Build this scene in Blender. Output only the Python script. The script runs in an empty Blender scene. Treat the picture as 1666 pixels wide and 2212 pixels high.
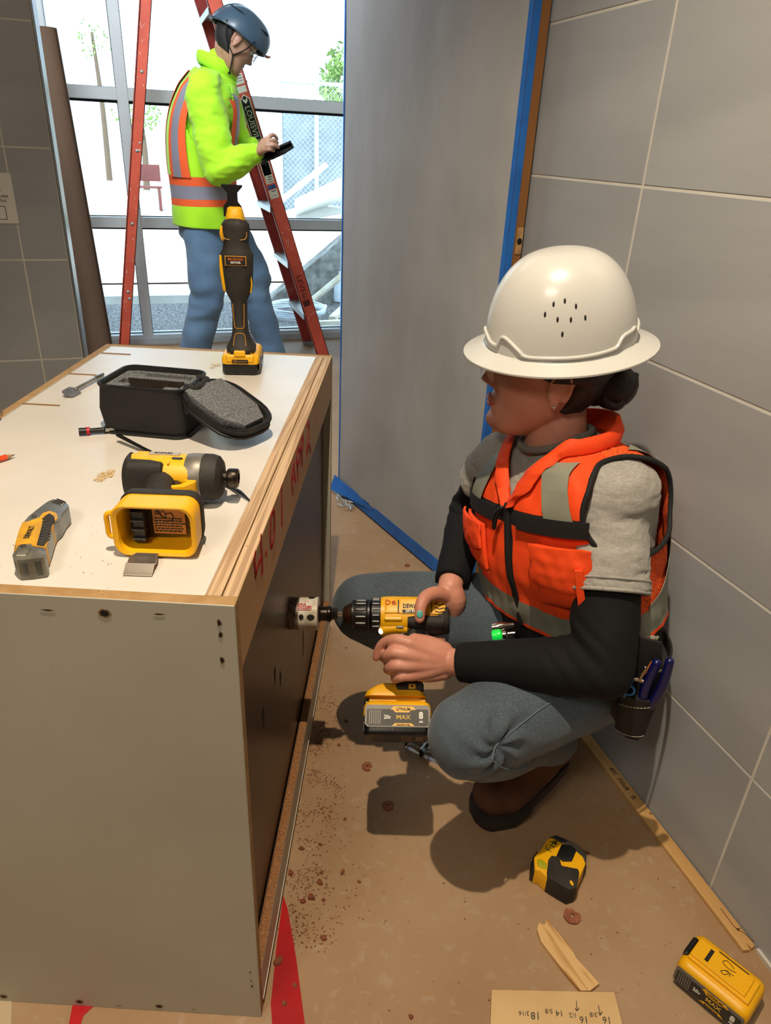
import bpy, bmesh, math, random
from math import sin, cos, pi, radians, sqrt, atan2, exp
from mathutils import Matrix, Vector, noise
random.seed(7)
scene = bpy.context.scene
COL = scene.collection
V = Vector
# ------------------------------------------------------------------ camera
# working frame: x right, y away from the camera, z up, origin on the floor under the camera.
# world axes follow the building (walls), turned by A0 from the working frame.
A0 = radians(-19.42)
CA, SA = cos(A0), sin(A0)
def W(p, y=None, z=None):
    if y is not None: p = (p, y, z)
    return V((p[0]*CA - p[1]*SA, p[0]*SA + p[1]*CA, p[2]))
def WD(p): return W(p)
F_PX, PITCH, ROLL, CAM_H = 1542.8, radians(27.14), radians(2.743), 1.25
_fw = V((0, cos(PITCH), -sin(PITCH))); _rt = V((1, 0, 0)); _up = _rt.cross(_fw)
_R = cos(ROLL)*_rt + sin(ROLL)*_up; _U = -sin(ROLL)*_rt + cos(ROLL)*_up
CAMP = V((0, 0, CAM_H))
def ray(px, py): return (px-833)/F_PX*_R - (py-1106)/F_PX*_U + _fw
def pd(px, py, d): return W(CAMP + ray(px, py)*d)               # point at depth d
def pz(px, py, z=0.0):                                           # point at height z
    r = ray(px, py); return W(CAMP + r*((z-CAM_H)/r.z))
def pX(px, py, X):                                               # point on building plane x = X
    r = WD(ray(px, py)); return W(CAMP) + r*(X/r.x)
def pY(px, py, Y):
    r = WD(ray(px, py)); return W(CAMP) + r*(Y/r.y)
cam_d = bpy.data.cameras.new('camera'); cam = bpy.data.objects.new('camera', cam_d); COL.objects.link(cam)
cam_d.sensor_fit = 'HORIZONTAL'; cam_d.sensor_width = 36.0; cam_d.lens = 36.0*F_PX/1666.0
cam_d.clip_start = 0.02; cam_d.clip_end = 200
m = Matrix.Identity(4)
for i, a in enumerate((WD(_R), WD(_U), -WD(_fw))):
    for k in range(3): m[k][i] = a[k]
m.translation = W(CAMP); cam.matrix_world = m
scene.camera = cam
# ------------------------------------------------------------------ world, lights, exposure
scene.view_settings.view_transform = 'Standard'; scene.view_settings.look = 'None'
scene.view_settings.gamma = 1.0; scene.view_settings.use_curve_mapping = False
scene.view_settings.exposure = 0.0
wd = bpy.data.worlds.new('world'); scene.world = wd; wd.use_nodes = True
nt = wd.node_tree; nt.nodes.clear()
bg = nt.nodes.new('ShaderNodeBackground'); wo = nt.nodes.new('ShaderNodeOutputWorld')
bg.inputs[0].default_value = (0.66, 0.83, 1.0, 1); bg.inputs[1].default_value = 4.0
nt.links.new(bg.outputs[0], wo.inputs[0])
def light(name, kind, loc, energy, color, aim=None, **kw):
    d = bpy.data.lights.new(name, kind); o = bpy.data.objects.new(name, d); COL.objects.link(o)
    d.energy = energy; d.color = color
    for k, v in kw.items(): setattr(d, k, v)
    o.location = loc
    if aim is not None: o.rotation_euler = (V(aim)-V(loc)).to_track_quat('-Z', 'Y').to_euler()
    return o
SPOT = W(-0.11, 0.47, 2.62)
light('sun', 'SUN', (0, 0, 12), 11.0, (1.0, 0.97, 0.9), aim=(3.0, 9.0, 0.0), angle=0.01)
light('ceiling_spot_light', 'SPOT', SPOT, 185, (1.0, 0.83, 0.62), aim=W(0.12, 1.15, 0), spot_size=radians(92), spot_blend=0.85, shadow_soft_size=0.016)
light('added_warm_fill', 'AREA', W(-0.9, -0.9, 2.62), 29, (1.0, 0.88, 0.72), aim=W(-0.7, -0.6, 0), shape='SQUARE', size=0.7)  # soft warm fill added to lift the room, not a known fixture
light('added_window_fill', 'AREA', (-.35, 2.75, 2.66), 105, (0.86, 0.94, 1.0), aim=(0.1, 5.0, 0.7), shape='RECTANGLE', size=1.6, size_y=.6)  # cool fill added to brighten room-side faces at the window; no panel there

# ------------------------------------------------------------------ materials
def srgb(h):
    if isinstance(h, str):
        h = h.lstrip('#'); c = [int(h[i:i+2], 16)/255 for i in (0, 2, 4)]
        return tuple((x/12.92 if x <= .04045 else ((x+.055)/1.055)**2.4) for x in c)
    return tuple(h)
MATS = {}
def mat(name, col, rough=.5, metal=0.0, var=.12, scale=8.0, bump=0.0, bscale=60.0, stretch=(1, 1, 1), col2=None, spec=.5,
        coat=0.0, sss=0.0, sheen=0.0, detail=4.0, lo=.35, hi=.65, emit=None, estr=0.0):
    if name in MATS: return MATS[name]
    mt = bpy.data.materials.new(name); mt.use_nodes = True; MATS[name] = mt
    n = mt.node_tree; N = n.nodes; L = n.links; b = N['Principled BSDF']
    c = srgb(col); c2 = srgb(col2) if col2 else tuple(x*(1-var) for x in c)
    tc = N.new('ShaderNodeTexCoord'); mp = N.new('ShaderNodeMapping'); mp.inputs['Scale'].default_value = stretch
    L.new(tc.outputs['Object'], mp.inputs[0])
    nz = N.new('ShaderNodeTexNoise'); nz.inputs['Scale'].default_value = scale; nz.inputs['Detail'].default_value = detail
    L.new(mp.outputs[0], nz.inputs['Vector'])
    cr = N.new('ShaderNodeValToRGB'); cr.color_ramp.elements[0].position = lo; cr.color_ramp.elements[1].position = hi
    cr.color_ramp.elements[0].color = (*c2, 1); cr.color_ramp.elements[1].color = (*c, 1)
    L.new(nz.outputs['Fac'], cr.inputs[0]); L.new(cr.outputs[0], b.inputs['Base Color'])
    b.inputs['Roughness'].default_value = rough; b.inputs['Metallic'].default_value = metal
    b.inputs['Specular IOR Level'].default_value = spec
    if coat: b.inputs['Coat Weight'].default_value = coat; b.inputs['Coat Roughness'].default_value = .15
    if sheen: b.inputs['Sheen Weight'].default_value = sheen
    if sss:
        b.inputs['Subsurface Weight'].default_value = sss; b.inputs['Subsurface Radius'].default_value = (.012, .005, .003)
        b.inputs['Subsurface Scale'].default_value = 1.0
    if bump:
        n2 = N.new('ShaderNodeTexNoise'); n2.inputs['Scale'].default_value = bscale; n2.inputs['Detail'].default_value = 5
        L.new(mp.outputs[0], n2.inputs['Vector'])
        bp = N.new('ShaderNodeBump'); bp.inputs['Strength'].default_value = bump; bp.inputs['Distance'].default_value = .004
        L.new(n2.outputs['Fac'], bp.inputs['Height']); L.new(bp.outputs[0], b.inputs['Normal'])
    if emit: b.inputs['Emission Color'].default_value = (*srgb(emit), 1); b.inputs['Emission Strength'].default_value = estr
    return mt
def glass(name, tint=(1, 1, 1), refl=.06, rough=0.0):
    mt = bpy.data.materials.new(name); mt.use_nodes = True; n = mt.node_tree; N = n.nodes; L = n.links; N.clear()
    o = N.new('ShaderNodeOutputMaterial'); t = N.new('ShaderNodeBsdfTransparent'); g = N.new('ShaderNodeBsdfGlossy')
    t.inputs[0].default_value = (*tint, 1); g.inputs['Roughness'].default_value = rough
    fr = N.new('ShaderNodeFresnel'); fr.inputs[0].default_value = 1.45
    mx = N.new('ShaderNodeMixShader'); L.new(fr.outputs[0], mx.inputs[0]); L.new(t.outputs[0], mx.inputs[1]); L.new(g.outputs[0], mx.inputs[2])
    L.new(mx.outputs[0], o.inputs[0]); MATS[name] = mt; return mt
def denim(name, c1, c2, c3):
    mt = mat(name, c1, rough=.85, col2=c2, scale=5, sheen=.15)
    n = mt.node_tree; N = n.nodes; L = n.links; b = N['Principled BSDF']; base = b.inputs['Base Color'].links[0].from_socket
    tc = N.new('ShaderNodeTexCoord'); mp = N.new('ShaderNodeMapping'); mp.inputs['Scale'].default_value = (70, 520, 520); mp.inputs['Rotation'].default_value = (0, .2, .45)
    L.new(tc.outputs['Object'], mp.inputs[0]); nz = N.new('ShaderNodeTexNoise'); nz.inputs['Scale'].default_value = 2.2; nz.inputs['Detail'].default_value = 6
    L.new(mp.outputs[0], nz.inputs['Vector']); mx = N.new('ShaderNodeMix'); mx.data_type = 'RGBA'; mx.blend_type = 'MIX'
    rp = N.new('ShaderNodeMapRange'); rp.inputs[1].default_value = .35; rp.inputs[2].default_value = .75; rp.inputs[4].default_value = .5
    L.new(nz.outputs['Fac'], rp.inputs[0]); L.new(rp.outputs[0], mx.inputs[0]); L.new(base, mx.inputs[6]); mx.inputs[7].default_value = (*srgb(c3), 1)
    L.new(mx.outputs[2], b.inputs['Base Color'])
    bp = N.new('ShaderNodeBump'); bp.inputs['Strength'].default_value = .18; bp.inputs['Distance'].default_value = .002
    L.new(nz.outputs['Fac'], bp.inputs['Height']); L.new(bp.outputs[0], b.inputs['Normal'])
    return mt
yellow = mat('tool_yellow', '#eeb005', rough=.42, var=.12, bump=.05, bscale=300)
yellow_dirty = mat('tool_yellow_worn', '#e8b00c', rough=.45, col2='#b58f25', scale=25, lo=.25, hi=.5)
rubber = mat('tool_rubber', '#1d1b18', rough=.7, col2='#2c2823', scale=30, bump=.15, bscale=250)
black = mat('black_plastic', '#0d0d0e', rough=.4, var=.2)
blackm = mat('black_matte', '#121211', rough=.85, var=.3, bump=.1, bscale=400)
steel = mat('steel', '#b9b4aa', rough=.28, metal=1, col2='#8d8880', scale=20)
darksteel = mat('dark_steel', '#4b443c', rough=.35, metal=.9, col2='#241f1b', scale=40)
chrome = mat('chrome', '#dcd6cb', rough=.12, metal=1, var=.05)
ink_white = mat('ink_white', '#d9d6cd', rough=.5, var=.02)
ink_black = mat('ink_black', '#0f0d0c', rough=.6, var=.02)
ink_red = mat('ink_red', '#c4141f', rough=.6, var=.2)
ink_green = mat('ink_green', '#0f4a2c', rough=.5, var=.1)
ink_pencil = mat('ink_pencil', '#3b362c', rough=.6, var=.1)
# ------------------------------------------------------------------ mesh helpers
def frame(o, x, z):
    """matrix with origin o, local x along x, local z close to z"""
    x = V(x).normalized(); z = V(z); y = z.cross(x).normalized(); z = x.cross(y).normalized()
    m = Matrix.Identity(4)
    for i, a in enumerate((x, y, z)):
        for k in range(3): m[k][i] = a[k]
    m.translation = V(o); return m
def yawm(o, a=0): return Matrix.Translation(V(o)) @ Matrix.Rotation(a, 4, 'Z')
def crm(P, t):
    """catmull-rom through list of tuples at parameter t in [0, len-1]"""
    n = len(P); i = min(int(t), n-2); f = t-i
    p0, p1, p2, p3 = P[max(i-1, 0)], P[i], P[i+1], P[min(i+2, n-1)]
    return [0.5*((2*b)+(-a+c)*f+(2*a-5*b+4*c-d)*f*f+(-a+3*b-3*c+d)*f**3) for a, b, c, d in zip(p0, p1, p2, p3)]
class G:
    def __init__(s): s.v = []; s.f = []; s.m = []
    def add(s, vs, fs, mi=0, M=None):
        o = len(s.v)
        s.v += [tuple(M @ V(p)) if M is not None else tuple(p) for p in vs]
        s.f += [tuple(i+o for i in f) for f in fs]
        s.m += (mi if isinstance(mi, list) else [mi]*len(fs)); return s
    def bm(s, b, mi=0, M=None):
        b.verts.ensure_lookup_table(); b.verts.index_update()
        s.add([v.co.copy() for v in b.verts], [[v.index for v in f.verts] for f in b.faces], mi, M); b.free(); return s
    def box(s, c, size, bev=0, mi=0, M=None, seg=1):
        b = bmesh.new(); bmesh.ops.create_cube(b, size=1)
        bmesh.ops.scale(b, vec=size, verts=b.verts); bmesh.ops.translate(b, vec=c, verts=b.verts)
        if bev: bmesh.ops.bevel(b, geom=b.edges[:], offset=bev, segments=seg, profile=.6, affect='EDGES')
        return s.bm(b, mi, M)
    def prism(s, poly, h, bev=0, mi=0, M=None, seg=2):
        """polygon in local xy extruded from z=0 to h"""
        b = bmesh.new(); vs = [b.verts.new((x, y, 0)) for x, y in poly]; f = b.faces.new(vs)
        r = bmesh.ops.extrude_face_region(b, geom=[f]); nv = [e for e in r['geom'] if isinstance(e, bmesh.types.BMVert)]
        bmesh.ops.translate(b, vec=(0, 0, h), verts=nv); bmesh.ops.recalc_face_normals(b, faces=b.faces)
        if bev: bmesh.ops.bevel(b, geom=[e for e in b.edges], offset=bev, segments=seg, profile=.6, affect='EDGES', clamp_overlap=True)
        bmesh.ops.triangulate(b, faces=[f for f in b.faces if len(f.verts) > 4])
        return s.bm(b, mi, M)
    def rings(s, R, mi=0, M=None, cap=True, closed=True):
        n = len(R[0]); vs = [p for r in R for p in r]; fs = []
        k = n if closed else n-1
        for i in range(len(R)-1):
            for j in range(k): fs.append((i*n+j, i*n+(j+1) % n, (i+1)*n+(j+1) % n, (i+1)*n+j))
        if cap and closed: fs.append(tuple(range(n-1, -1, -1))); fs.append(tuple((len(R)-1)*n+j for j in range(n)))
        return s.add(vs, fs, mi, M)
    def lathe(s, prof, n=24, mi=0, M=None, axis='z', cap=True):
        """profile [(r,h)...]"""
        R = []
        for r, h in prof:
            ring = []
            for j in range(n):
                a = 2*pi*j/n
                p = (r*cos(a), r*sin(a), h)
                if axis == 'x': p = (h, r*cos(a), r*sin(a))
                ring.append(p)
            R.append(ring)
        return s.rings(R, mi, M, cap)
    def tube(s, P, r, n=12, mi=0, M=None, res=4, round_ends=True, flat=1.0, up=None):
        """smooth tube through points; r scalar or list; elliptical with flat (second radius = r*flat, along up)"""
        P = [tuple(p) for p in P]; k = len(P)
        rr = [r]*k if not isinstance(r, (list, tuple)) else list(r)
        PP = [(*P[i], rr[i]) for i in range(k)]
        ts = [i/res for i in range((k-1)*res+1)]
        Q = [crm(PP, t) for t in ts]
        if round_ends:
            def cap(q, q2):
                d = (V(q[:3])-V(q2[:3])).normalized(); out = []
                for a in (.35, .65, .88, .99): out.append([*(V(q[:3])+d*q[3]*a*.95), q[3]*sqrt(max(0, 1-a*a))])
                return out
            Q = cap(Q[0], Q[1])[::-1]+Q+cap(Q[-1], Q[-2])
        R = []; u = None
        for i, q in enumerate(Q):
            a = V(Q[max(i-1, 0)][:3]); c = V(Q[min(i+1, len(Q)-1)][:3]); d = (c-a).normalized()
            if u is None:
                u = V(up) if up else (V((0, 0, 1)) if abs(d.z) < .9 else V((1, 0, 0)))
            u = (V(up) if up else u); u = (u-d*u.dot(d)).normalized(); w = d.cross(u)
            R.append([tuple(V(q[:3])+u*q[3]*flat*cos(2*pi*j/n)+w*q[3]*sin(2*pi*j/n)) for j in range(n)])
        return s.rings(R, mi, M)
    def ell(s, c, rad, M=None, n=16, mi=0, rot=None):
        b = bmesh.new(); bmesh.ops.create_uvsphere(b, u_segments=n, v_segments=max(6, n*2//3), radius=1)
        T = Matrix.Translation(V(c)) @ (rot.to_4x4() if rot else Matrix.Identity(4)) @ Matrix.Diagonal((*rad, 1))
        return s.bm(b, mi, (M @ T) if M is not None else T)
    def text(s, txt, M, size=.01, depth=.0003, mi=0, align='CENTER', squash=1.0, shear=0.0, bold=0.0):
        cu = bpy.data.curves.new('t', 'FONT'); cu.body = txt; cu.size = size; cu.align_x = align; cu.align_y = 'CENTER'
        cu.extrude = depth; cu.resolution_u = 2; cu.shear = shear; cu.offset = bold
        o = bpy.data.objects.new('t', cu); COL.objects.link(o); bpy.context.view_layer.update()
        me = o.to_mesh(); S = Matrix.Diagonal((squash, 1, 1, 1))
        s.add([S @ v.co for v in me.vertices], [tuple(p.vertices) for p in me.polygons], mi, M)
        o.to_mesh_clear(); bpy.data.objects.remove(o); bpy.data.curves.remove(cu); return s
    def strokes(s, strokes, M, w=.002, h=.0004, mi=0):
        """hand-drawn ribbons in local xy"""
        for st in strokes:
            P = [V((x, y, 0)) for x, y in st]
            if len(P) > 2: P = [V(crm([tuple(p) for p in P], i/4)) for i in range((len(P)-1)*4+1)]
            for a, b in zip(P[:-1], P[1:]):
                d = b-a
                if d.length < 1e-7: continue
                d.normalize(); q = V((-d.y, d.x, 0))*w/2; e = d*w*.25
                vs = [a-q-e, b-q+e, b+q+e, a+q-e]
                s.add([*vs, *[v+V((0, 0, h)) for v in vs]], [(0, 1, 2, 3), (7, 6, 5, 4), (0, 4, 5, 1), (1, 5, 6, 2), (2, 6, 7, 3), (3, 7, 4, 0)], mi, M)
        return s
    def mesh(s, name, mats, inv=None, smooth=35):
        me = bpy.data.meshes.new(name)
        vs = [inv @ V(p) for p in s.v] if inv is not None else s.v
        me.from_pydata([tuple(p) for p in vs], [], s.f)
        for mt in mats: me.materials.append(mt)
        me.polygons.foreach_set('material_index', s.m)
        b = bmesh.new(); b.from_mesh(me)
        bmesh.ops.recalc_face_normals(b, faces=b.faces)
        if smooth:
            th = radians(smooth)
            for f in b.faces: f.smooth = True
            for e in b.edges: e.smooth = not (len(e.link_faces) == 2 and e.calc_face_angle(0) > th)
        b.to_mesh(me); b.free(); me.update(); return me
def lk(o, parent=None):
    COL.objects.link(o)
    if parent is not None: o.parent = parent
    return o
ROOT = {}
def thing(name, M, label, cat, group=None):
    o = bpy.data.objects.new(name, None); COL.objects.link(o); o.empty_display_size = .02
    if not isinstance(M, Matrix): M = Matrix.Translation(V(M))
    o.matrix_world = M; ROOT[o.name] = M.copy(); tag(o, label, cat, group); return o
def tag(o, label=None, cat=None, group=None, kind=None):
    if label: o['label'] = label
    if cat: o['category'] = cat
    if group: o['group'] = group
    if kind: o['kind'] = kind
    return o
def part(name, g, mats, parent=None, world=False, smooth=35, label=None, kind=None, M=None):
    """mesh object from G; world=True: coordinates are world ones and parent is a top-level root"""
    if not isinstance(mats, (list, tuple)): mats = [mats]
    inv = ROOT[parent.name].inverted() if (world and parent is not None) else None
    o = bpy.data.objects.new(name, g.mesh(name, mats, inv, smooth)); lk(o, parent)
    if M is not None: o.matrix_world = M
    if label: o['label'] = label
    if kind: o['kind'] = kind
    if parent is not None and inv is not None: ROOT[o.name] = ROOT[parent.name].copy()
    elif parent is None: ROOT[o.name] = (M.copy() if M is not None else Matrix.Identity(4))
    else: ROOT[o.name] = ROOT.get(parent.name, Matrix.Identity(4)).copy()
    return o
def single(name, g, mats, M, label, cat, group=None, smooth=35):
    if not isinstance(M, Matrix): M = Matrix.Translation(V(M))
    o = part(name, g, mats, smooth=smooth, M=M); tag(o, label, cat, group); return o
def remesh(g, voxel, smooth=3, fac=.5):
    """union of closed shapes as one continuous surface; returns G"""
    me = g.mesh('tmp', [], smooth=0); o = bpy.data.objects.new('tmp', me); COL.objects.link(o)
    r = o.modifiers.new('r', 'REMESH'); r.mode = 'VOXEL'; r.voxel_size = voxel; r.adaptivity = 0
    if smooth: sm = o.modifiers.new('s', 'SMOOTH'); sm.iterations = smooth; sm.factor = fac
    dg = bpy.context.evaluated_depsgraph_get(); ev = o.evaluated_get(dg); m2 = ev.to_mesh()
    out = G(); out.add([v.co.copy() for v in m2.vertices], [tuple(p.vertices) for p in m2.polygons])
    ev.to_mesh_clear(); bpy.data.objects.remove(o); bpy.data.meshes.remove(me); return out
def nz(p, s, k=1.0): return noise.noise(V(p)*s)*k
def wrinkle(g, scale, amp, squash=(1, 1, 1)):
    """fabric folds: push vertices along a smooth noise"""
    out = []
    for p in g.v:
        q = V((p[0]*squash[0], p[1]*squash[1], p[2]*squash[2]))*scale
        n = noise.noise_vector(q); out.append((p[0]+n.x*amp, p[1]+n.y*amp, p[2]+n.z*amp))
    g.v = out; return g
# ------------------------------------------------------------------ the setting
tile_m = mat('porcelain_tile', '#a0a2a3', rough=.42, col2='#959799', scale=3.0, stretch=(1, .5, 2.5), bump=.05, bscale=30)
grout_m = mat('grout', '#cdc9bf', rough=.9)
paint_m = mat('wall_paint', '#b5b0a6', rough=.8)
ceil_m = mat('ceiling_paint', '#cfcac0', rough=.9)
alu = mat('aluminium_frame', '#c6cdd1', rough=.45, metal=.1, var=.04)
def floor_mat():
    mt = mat('floor_paper', '#a48767', rough=.62, col2='#957552', scale=3, bump=.08, bscale=25)
    n = mt.node_tree; N = n.nodes; L = n.links; b = N['Principled BSDF']; base = b.inputs['Base Color'].links[0].from_socket
    tc = N.new('ShaderNodeTexCoord'); nn = N.new('ShaderNodeTexNoise'); nn.inputs['Scale'].default_value = 42; nn.inputs['Detail'].default_value = 9; nn.inputs['Distortion'].default_value = .7
    L.new(tc.outputs['Object'], nn.inputs['Vector']); rp = N.new('ShaderNodeMapRange'); rp.inputs[1].default_value = .57; rp.inputs[2].default_value = .72; rp.inputs[4].default_value = .3
    L.new(nn.outputs['Fac'], rp.inputs[0]); mx = N.new('ShaderNodeMix'); mx.data_type = 'RGBA'
    L.new(rp.outputs[0], mx.inputs[0]); L.new(base, mx.inputs[6]); mx.inputs[7].default_value = (*srgb('#b5a697'), 1); L.new(mx.outputs[2], b.inputs['Base Color'])
    return mt
fl = part('floor', G().box((-.6, 1.5, -.05), (5.2, 7.24, .1)), floor_mat()); fl['kind'] = 'structure'
def slab(name, c, size, m, bev=0):
    o = part(name, G().box(c, size, bev), m); o['kind'] = 'structure'; return o
XW = .925                                       # face of the right wall
slab('ceiling', (-.6, 1.5, 2.75), (5.2, 7.24, .1), ceil_m)
wr = slab('wall_right', (XW+.06+.0012, .5, 1.35), (.12, 5.0, 2.7), grout_m)
slab('wall_return', (1.24, 3.06, 1.35), (.5, .12, 2.7), paint_m)
slab('wall_window_right', (1.51, 4.06, 1.35), (.12, 2.0, 2.7), paint_m)
slab('wall_back', (-.6, -2.06, 1.35), (5.2, .12, 2.7), paint_m)
slab('wall_far_left', (-3.16, 1.6, 1.35), (.12, 7.2, 2.7), paint_m)
TW, TH, TD, GAP = .616, .3015, .009, .0052
def tile_obj(parent, me, M):
    o = bpy.data.objects.new('tile', me); lk(o, parent); o.matrix_world = M; return o
tm = G().box((0, 0, 0), (TD, TW-GAP, TH-GAP), .0009).mesh('tile', [tile_m], smooth=0)
def tile_row(parent, x, y0, y1, joint):
    k0 = int(math.floor((y0-joint)/TW)); k1 = int(math.ceil((y1-joint)/TW))
    for k in range(k0, k1):
        a, b = joint+k*TW, joint+(k+1)*TW
        for r in range(9):
            z0 = -.004+r*TH; M = Matrix.Translation((x, (a+b)/2, z0+TH/2))
            if b > y1+.001:      # cut tile at the opening
                c = y1-a; me = G().box((0, 0, 0), (TD, c-GAP, TH-GAP), .0009).mesh('tile', [tile_m], smooth=0); M = Matrix.Translation((x, (a+y1)/2, z0+TH/2)); tile_obj(parent, me, M)
            else: tile_obj(parent, tm, M)
tile_row(wr, XW+TD/2, -.6, 2.9, .639)
# left wall: a stub that ends short of the window wall, tiled towards the camera
YL = 2.46; XL = -.192
wl = slab('wall_left', ((-3.1+XL)/2, YL+.0012+.06, 1.35), (3.1+XL, .12, 2.7), grout_m)
tmb = G().box((0, 0, 0), (TW-GAP, TD, TH-GAP), .0009).mesh('tile', [tile_m], smooth=0)
for k in range(5):
    for r in range(9):
        z0 = -.004+r*TH
        if k == 0:
            w = XL-(-.315); me = G().box((0, 0, 0), (w-GAP, TD, TH-GAP), .0009).mesh('tile', [tile_m], smooth=0); tile_obj(wl, me, Matrix.Translation((-.315+w/2, YL+TD/2, z0+TH/2)))
        else: tile_obj(wl, tmb, Matrix.Translation((-.315-TW*(k-.5), YL+TD/2, z0+TH/2)))
o = part('trim_1', G().box((XL+.004, YL+.066, 1.35), (.008, .136, 2.7), .002), mat('steel_trim', '#8e9496', rough=.35, metal=.6)); o['kind'] = 'structure'
# sign on the left wall
g = G().box((0, 0, 0), (.16, .004, .135), .002)
sgn = single('wall_sign', g, mat('white_card', '#d8d4cb', rough=.5, var=.03), Matrix.Translation((-.388, YL-.002, 1.068)), 'white printed card stuck on the tiled wall at the left edge', 'sign')
g = G()
FT = Matrix.Translation((0, -.0023, 0)) @ Matrix.Rotation(pi/2, 4, 'X')
for z in (.045, .035, .025): g.box((.03, .022-.0, z-.0), (.0, .0, .0)) if False else None
g.strokes([[(-.07, .05), (.045, .05)], [(.045, .05), (.045, .02)], [(-.07, .02), (.045, .02)], [(-.07, -.02), (.05, -.02)], [(.05, -.02), (.05, -.055)], [(-.07, -.055), (.05, -.055)]], FT, w=.0015)
g.text('SLOPE TO DRAIN', FT @ Matrix.Translation((.02, .006, 0)), .011); g.text('FLOOR TILE', FT @ Matrix.Translation((.03, -.006, 0)), .010)
part('print', g, ink_black, sgn, smooth=0)
# window wall
YG = 5.06
slab('wall_window', ((-3.1+-.40)/2-.0, YG+.06, 1.35), (2.7, .12, 2.7), paint_m)
win = part('window_1', G().box((-.36, YG+.03, 1.35), (.06, .13, 2.7), .002), alu); win['kind'] = 'structure'
part('mullion', G().box((.033, YG+.03, 1.35), (.062, .13, 2.7), .002), alu, win)
part('mullion', G().box((1.02+.4, YG+.03, 1.35), (.062, .13, 2.7), .002), alu, win)
for z0, z1 in ((1.418, 1.482), (.724, .786), (0, .056), (2.1, 2.16)):
    for xa, xb in ((-.332, .003), (.063, 1.39)):
        part('transom', G().box(((xa+xb)/2, YG+.03, (z0+z1)/2), (xb-xa, .12, z1-z0), .002), alu, win)
gasket = mat('window_gasket', '#131518', rough=.6)
gl = glass('window_glass', (.90, .97, 1.0))
for xa, xb in ((-.332, .003), (.063, 1.39)):
    for z0, z1 in ((.056, .724), (.786, 1.418), (1.482, 2.1), (2.16, 2.7)):
        part('pane', G().box(((xa+xb)/2, YG+.05, (z0+z1)/2), (xb-xa, .006, z1-z0)), gl, win, smooth=0)
        g = G(); w = .007
        for c, sz in ((((xa+xb)/2, YG+.035, z1-w), (xb-xa, .012, w*2)), (((xa+xb)/2, YG+.035, z0+.002), (xb-xa, .012, .005)), ((xa+.002, YG+.035, (z0+z1)/2), (.005, .012, z1-z0)), ((xb-.002, YG+.035, (z0+z1)/2), (.005, .012, z1-z0))): g.box(c, sz)
        part('gasket', g, gasket, win, smooth=0)
slab('baseboard_window', (.7, YG-.045, .02), (2.2, .03, .04), mat('sill_white', '#b9c0c4', rough=.6))
# doorway head above / beside the covered door is hidden behind it; the door itself:
D0 = V((.684, 2.510, 0)); D1 = V((.871, 1.664, 0))
dd = (D1-D0).normalized(); dn = V((-dd.y, dd.x, 0))       # dn points to the back (wall) side
if dn.x < 0: dn = -dn
DM = frame(D0, dd, (0, 0, 1)); DL = (D1-D0).length
wood_edge = mat('door_edge_wood', '#9a6a3c', rough=.5, col2='#7f5228', scale=6, stretch=(1, 1, .08))
def paper_mat():
    mt = mat('masking_paper', '#a6a7a8', rough=.75, col2='#979899', scale=4, stretch=(1, 1, .5))
    n = mt.node_tree; N = n.nodes; L = n.links; b = N['Principled BSDF']
    tc = N.new('ShaderNodeTexCoord'); mp = N.new('ShaderNodeMapping'); mp.inputs['Scale'].default_value = (16, 16, 7)
    L.new(tc.outputs['Object'], mp.inputs[0]); nn = N.new('ShaderNodeTexNoise'); nn.inputs['Scale'].default_value = 1; nn.inputs['Detail'].default_value = 5
    L.new(mp.outputs[0], nn.inputs['Vector']); bp = N.new('ShaderNodeBump'); bp.inputs['Strength'].default_value = .55; bp.inputs['Distance'].default_value = .006
    L.new(nn.outputs['Fac'], bp.inputs['Height']); L.new(bp.outputs[0], b.inputs['Normal']); return mt
bluetape = mat('blue_masking_tape', '#1f6ec9', rough=.6, col2='#1a5fb2', scale=12, bump=.1, bscale=60)
sy = 1 if (DM.to_3x3() @ V((0, 1, 0))).dot(dn) > 0 else -1      # local y sign towards the wall side
dr = part('door_1', G().box((DL/2, sy*.0225, 1.06), (DL, .045, 2.1), .001), wood_edge, M=DM); dr['kind'] = 'structure'
g = G(); NX, NZ = 50, 120; R = []
for i in range(NZ+1):
    z = .055+(2.1-.055)*i/NZ
    R.append([(DL*j/NX*.995+.002, -sy*(.003+.0022*nz((j*.35, i*.11, 3), 1)+.0015*nz((j*.12, i*.05, 9), 1)), z) for j in range(NX+1)])
g.rings(R, closed=False)
part('paper_cover', g, paper_mat(), dr)
part('blue_tape', G().box((DL/2-.005, -sy*.003, .034), (DL, .0015, .052), .0003), bluetape, dr)
part('blue_tape', G().box((DL-.007, -sy*.0042, 1.08), (.016, .0012, 2.05), .0003).box((DL+.0018, sy*.0065, 1.08), (.0015, .019, 2.05), .0003), bluetape, dr)
part('blue_tape', G().box((.002, -sy*.0045, 1.06), (.008, .0015, 2.08), .0003).box((-.0015, sy*.015, 1.06), (.0015, .03, 2.08), .0003), bluetape, dr)
g = G(); R = []                                      # loose flap of tape curling at the far bottom corner
for i in range(21):
    t = i/20; R.append([(-.02+.30*t, -sy*(.004+.030*(1-t)**1.5), .012+.028*t), (-.02+.30*t, -sy*(.006+.006*(1-t)), .03+.042*(1-t*.4))])
g.rings(R, closed=False); part('tape_flap', g, bluetape, dr, smooth=60)
hz = pX(1122, 522, .9).z
g = G().box((DL+.0008, sy*.034, hz), (.002, .018, .062), .0005)
mo = part('latch_mortise', g, mat('raw_door_wood', '#c09a66', rough=.6, col2='#8f6b40', scale=30), dr)
part('latch_bore', G().lathe([(.0, .0), (.0075, .0), (.0075, .0012), (.0, .0012)], 18, axis='x', M=Matrix.Translation((DL+.0017, sy*.033, hz))), ink_black, dr)
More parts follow.
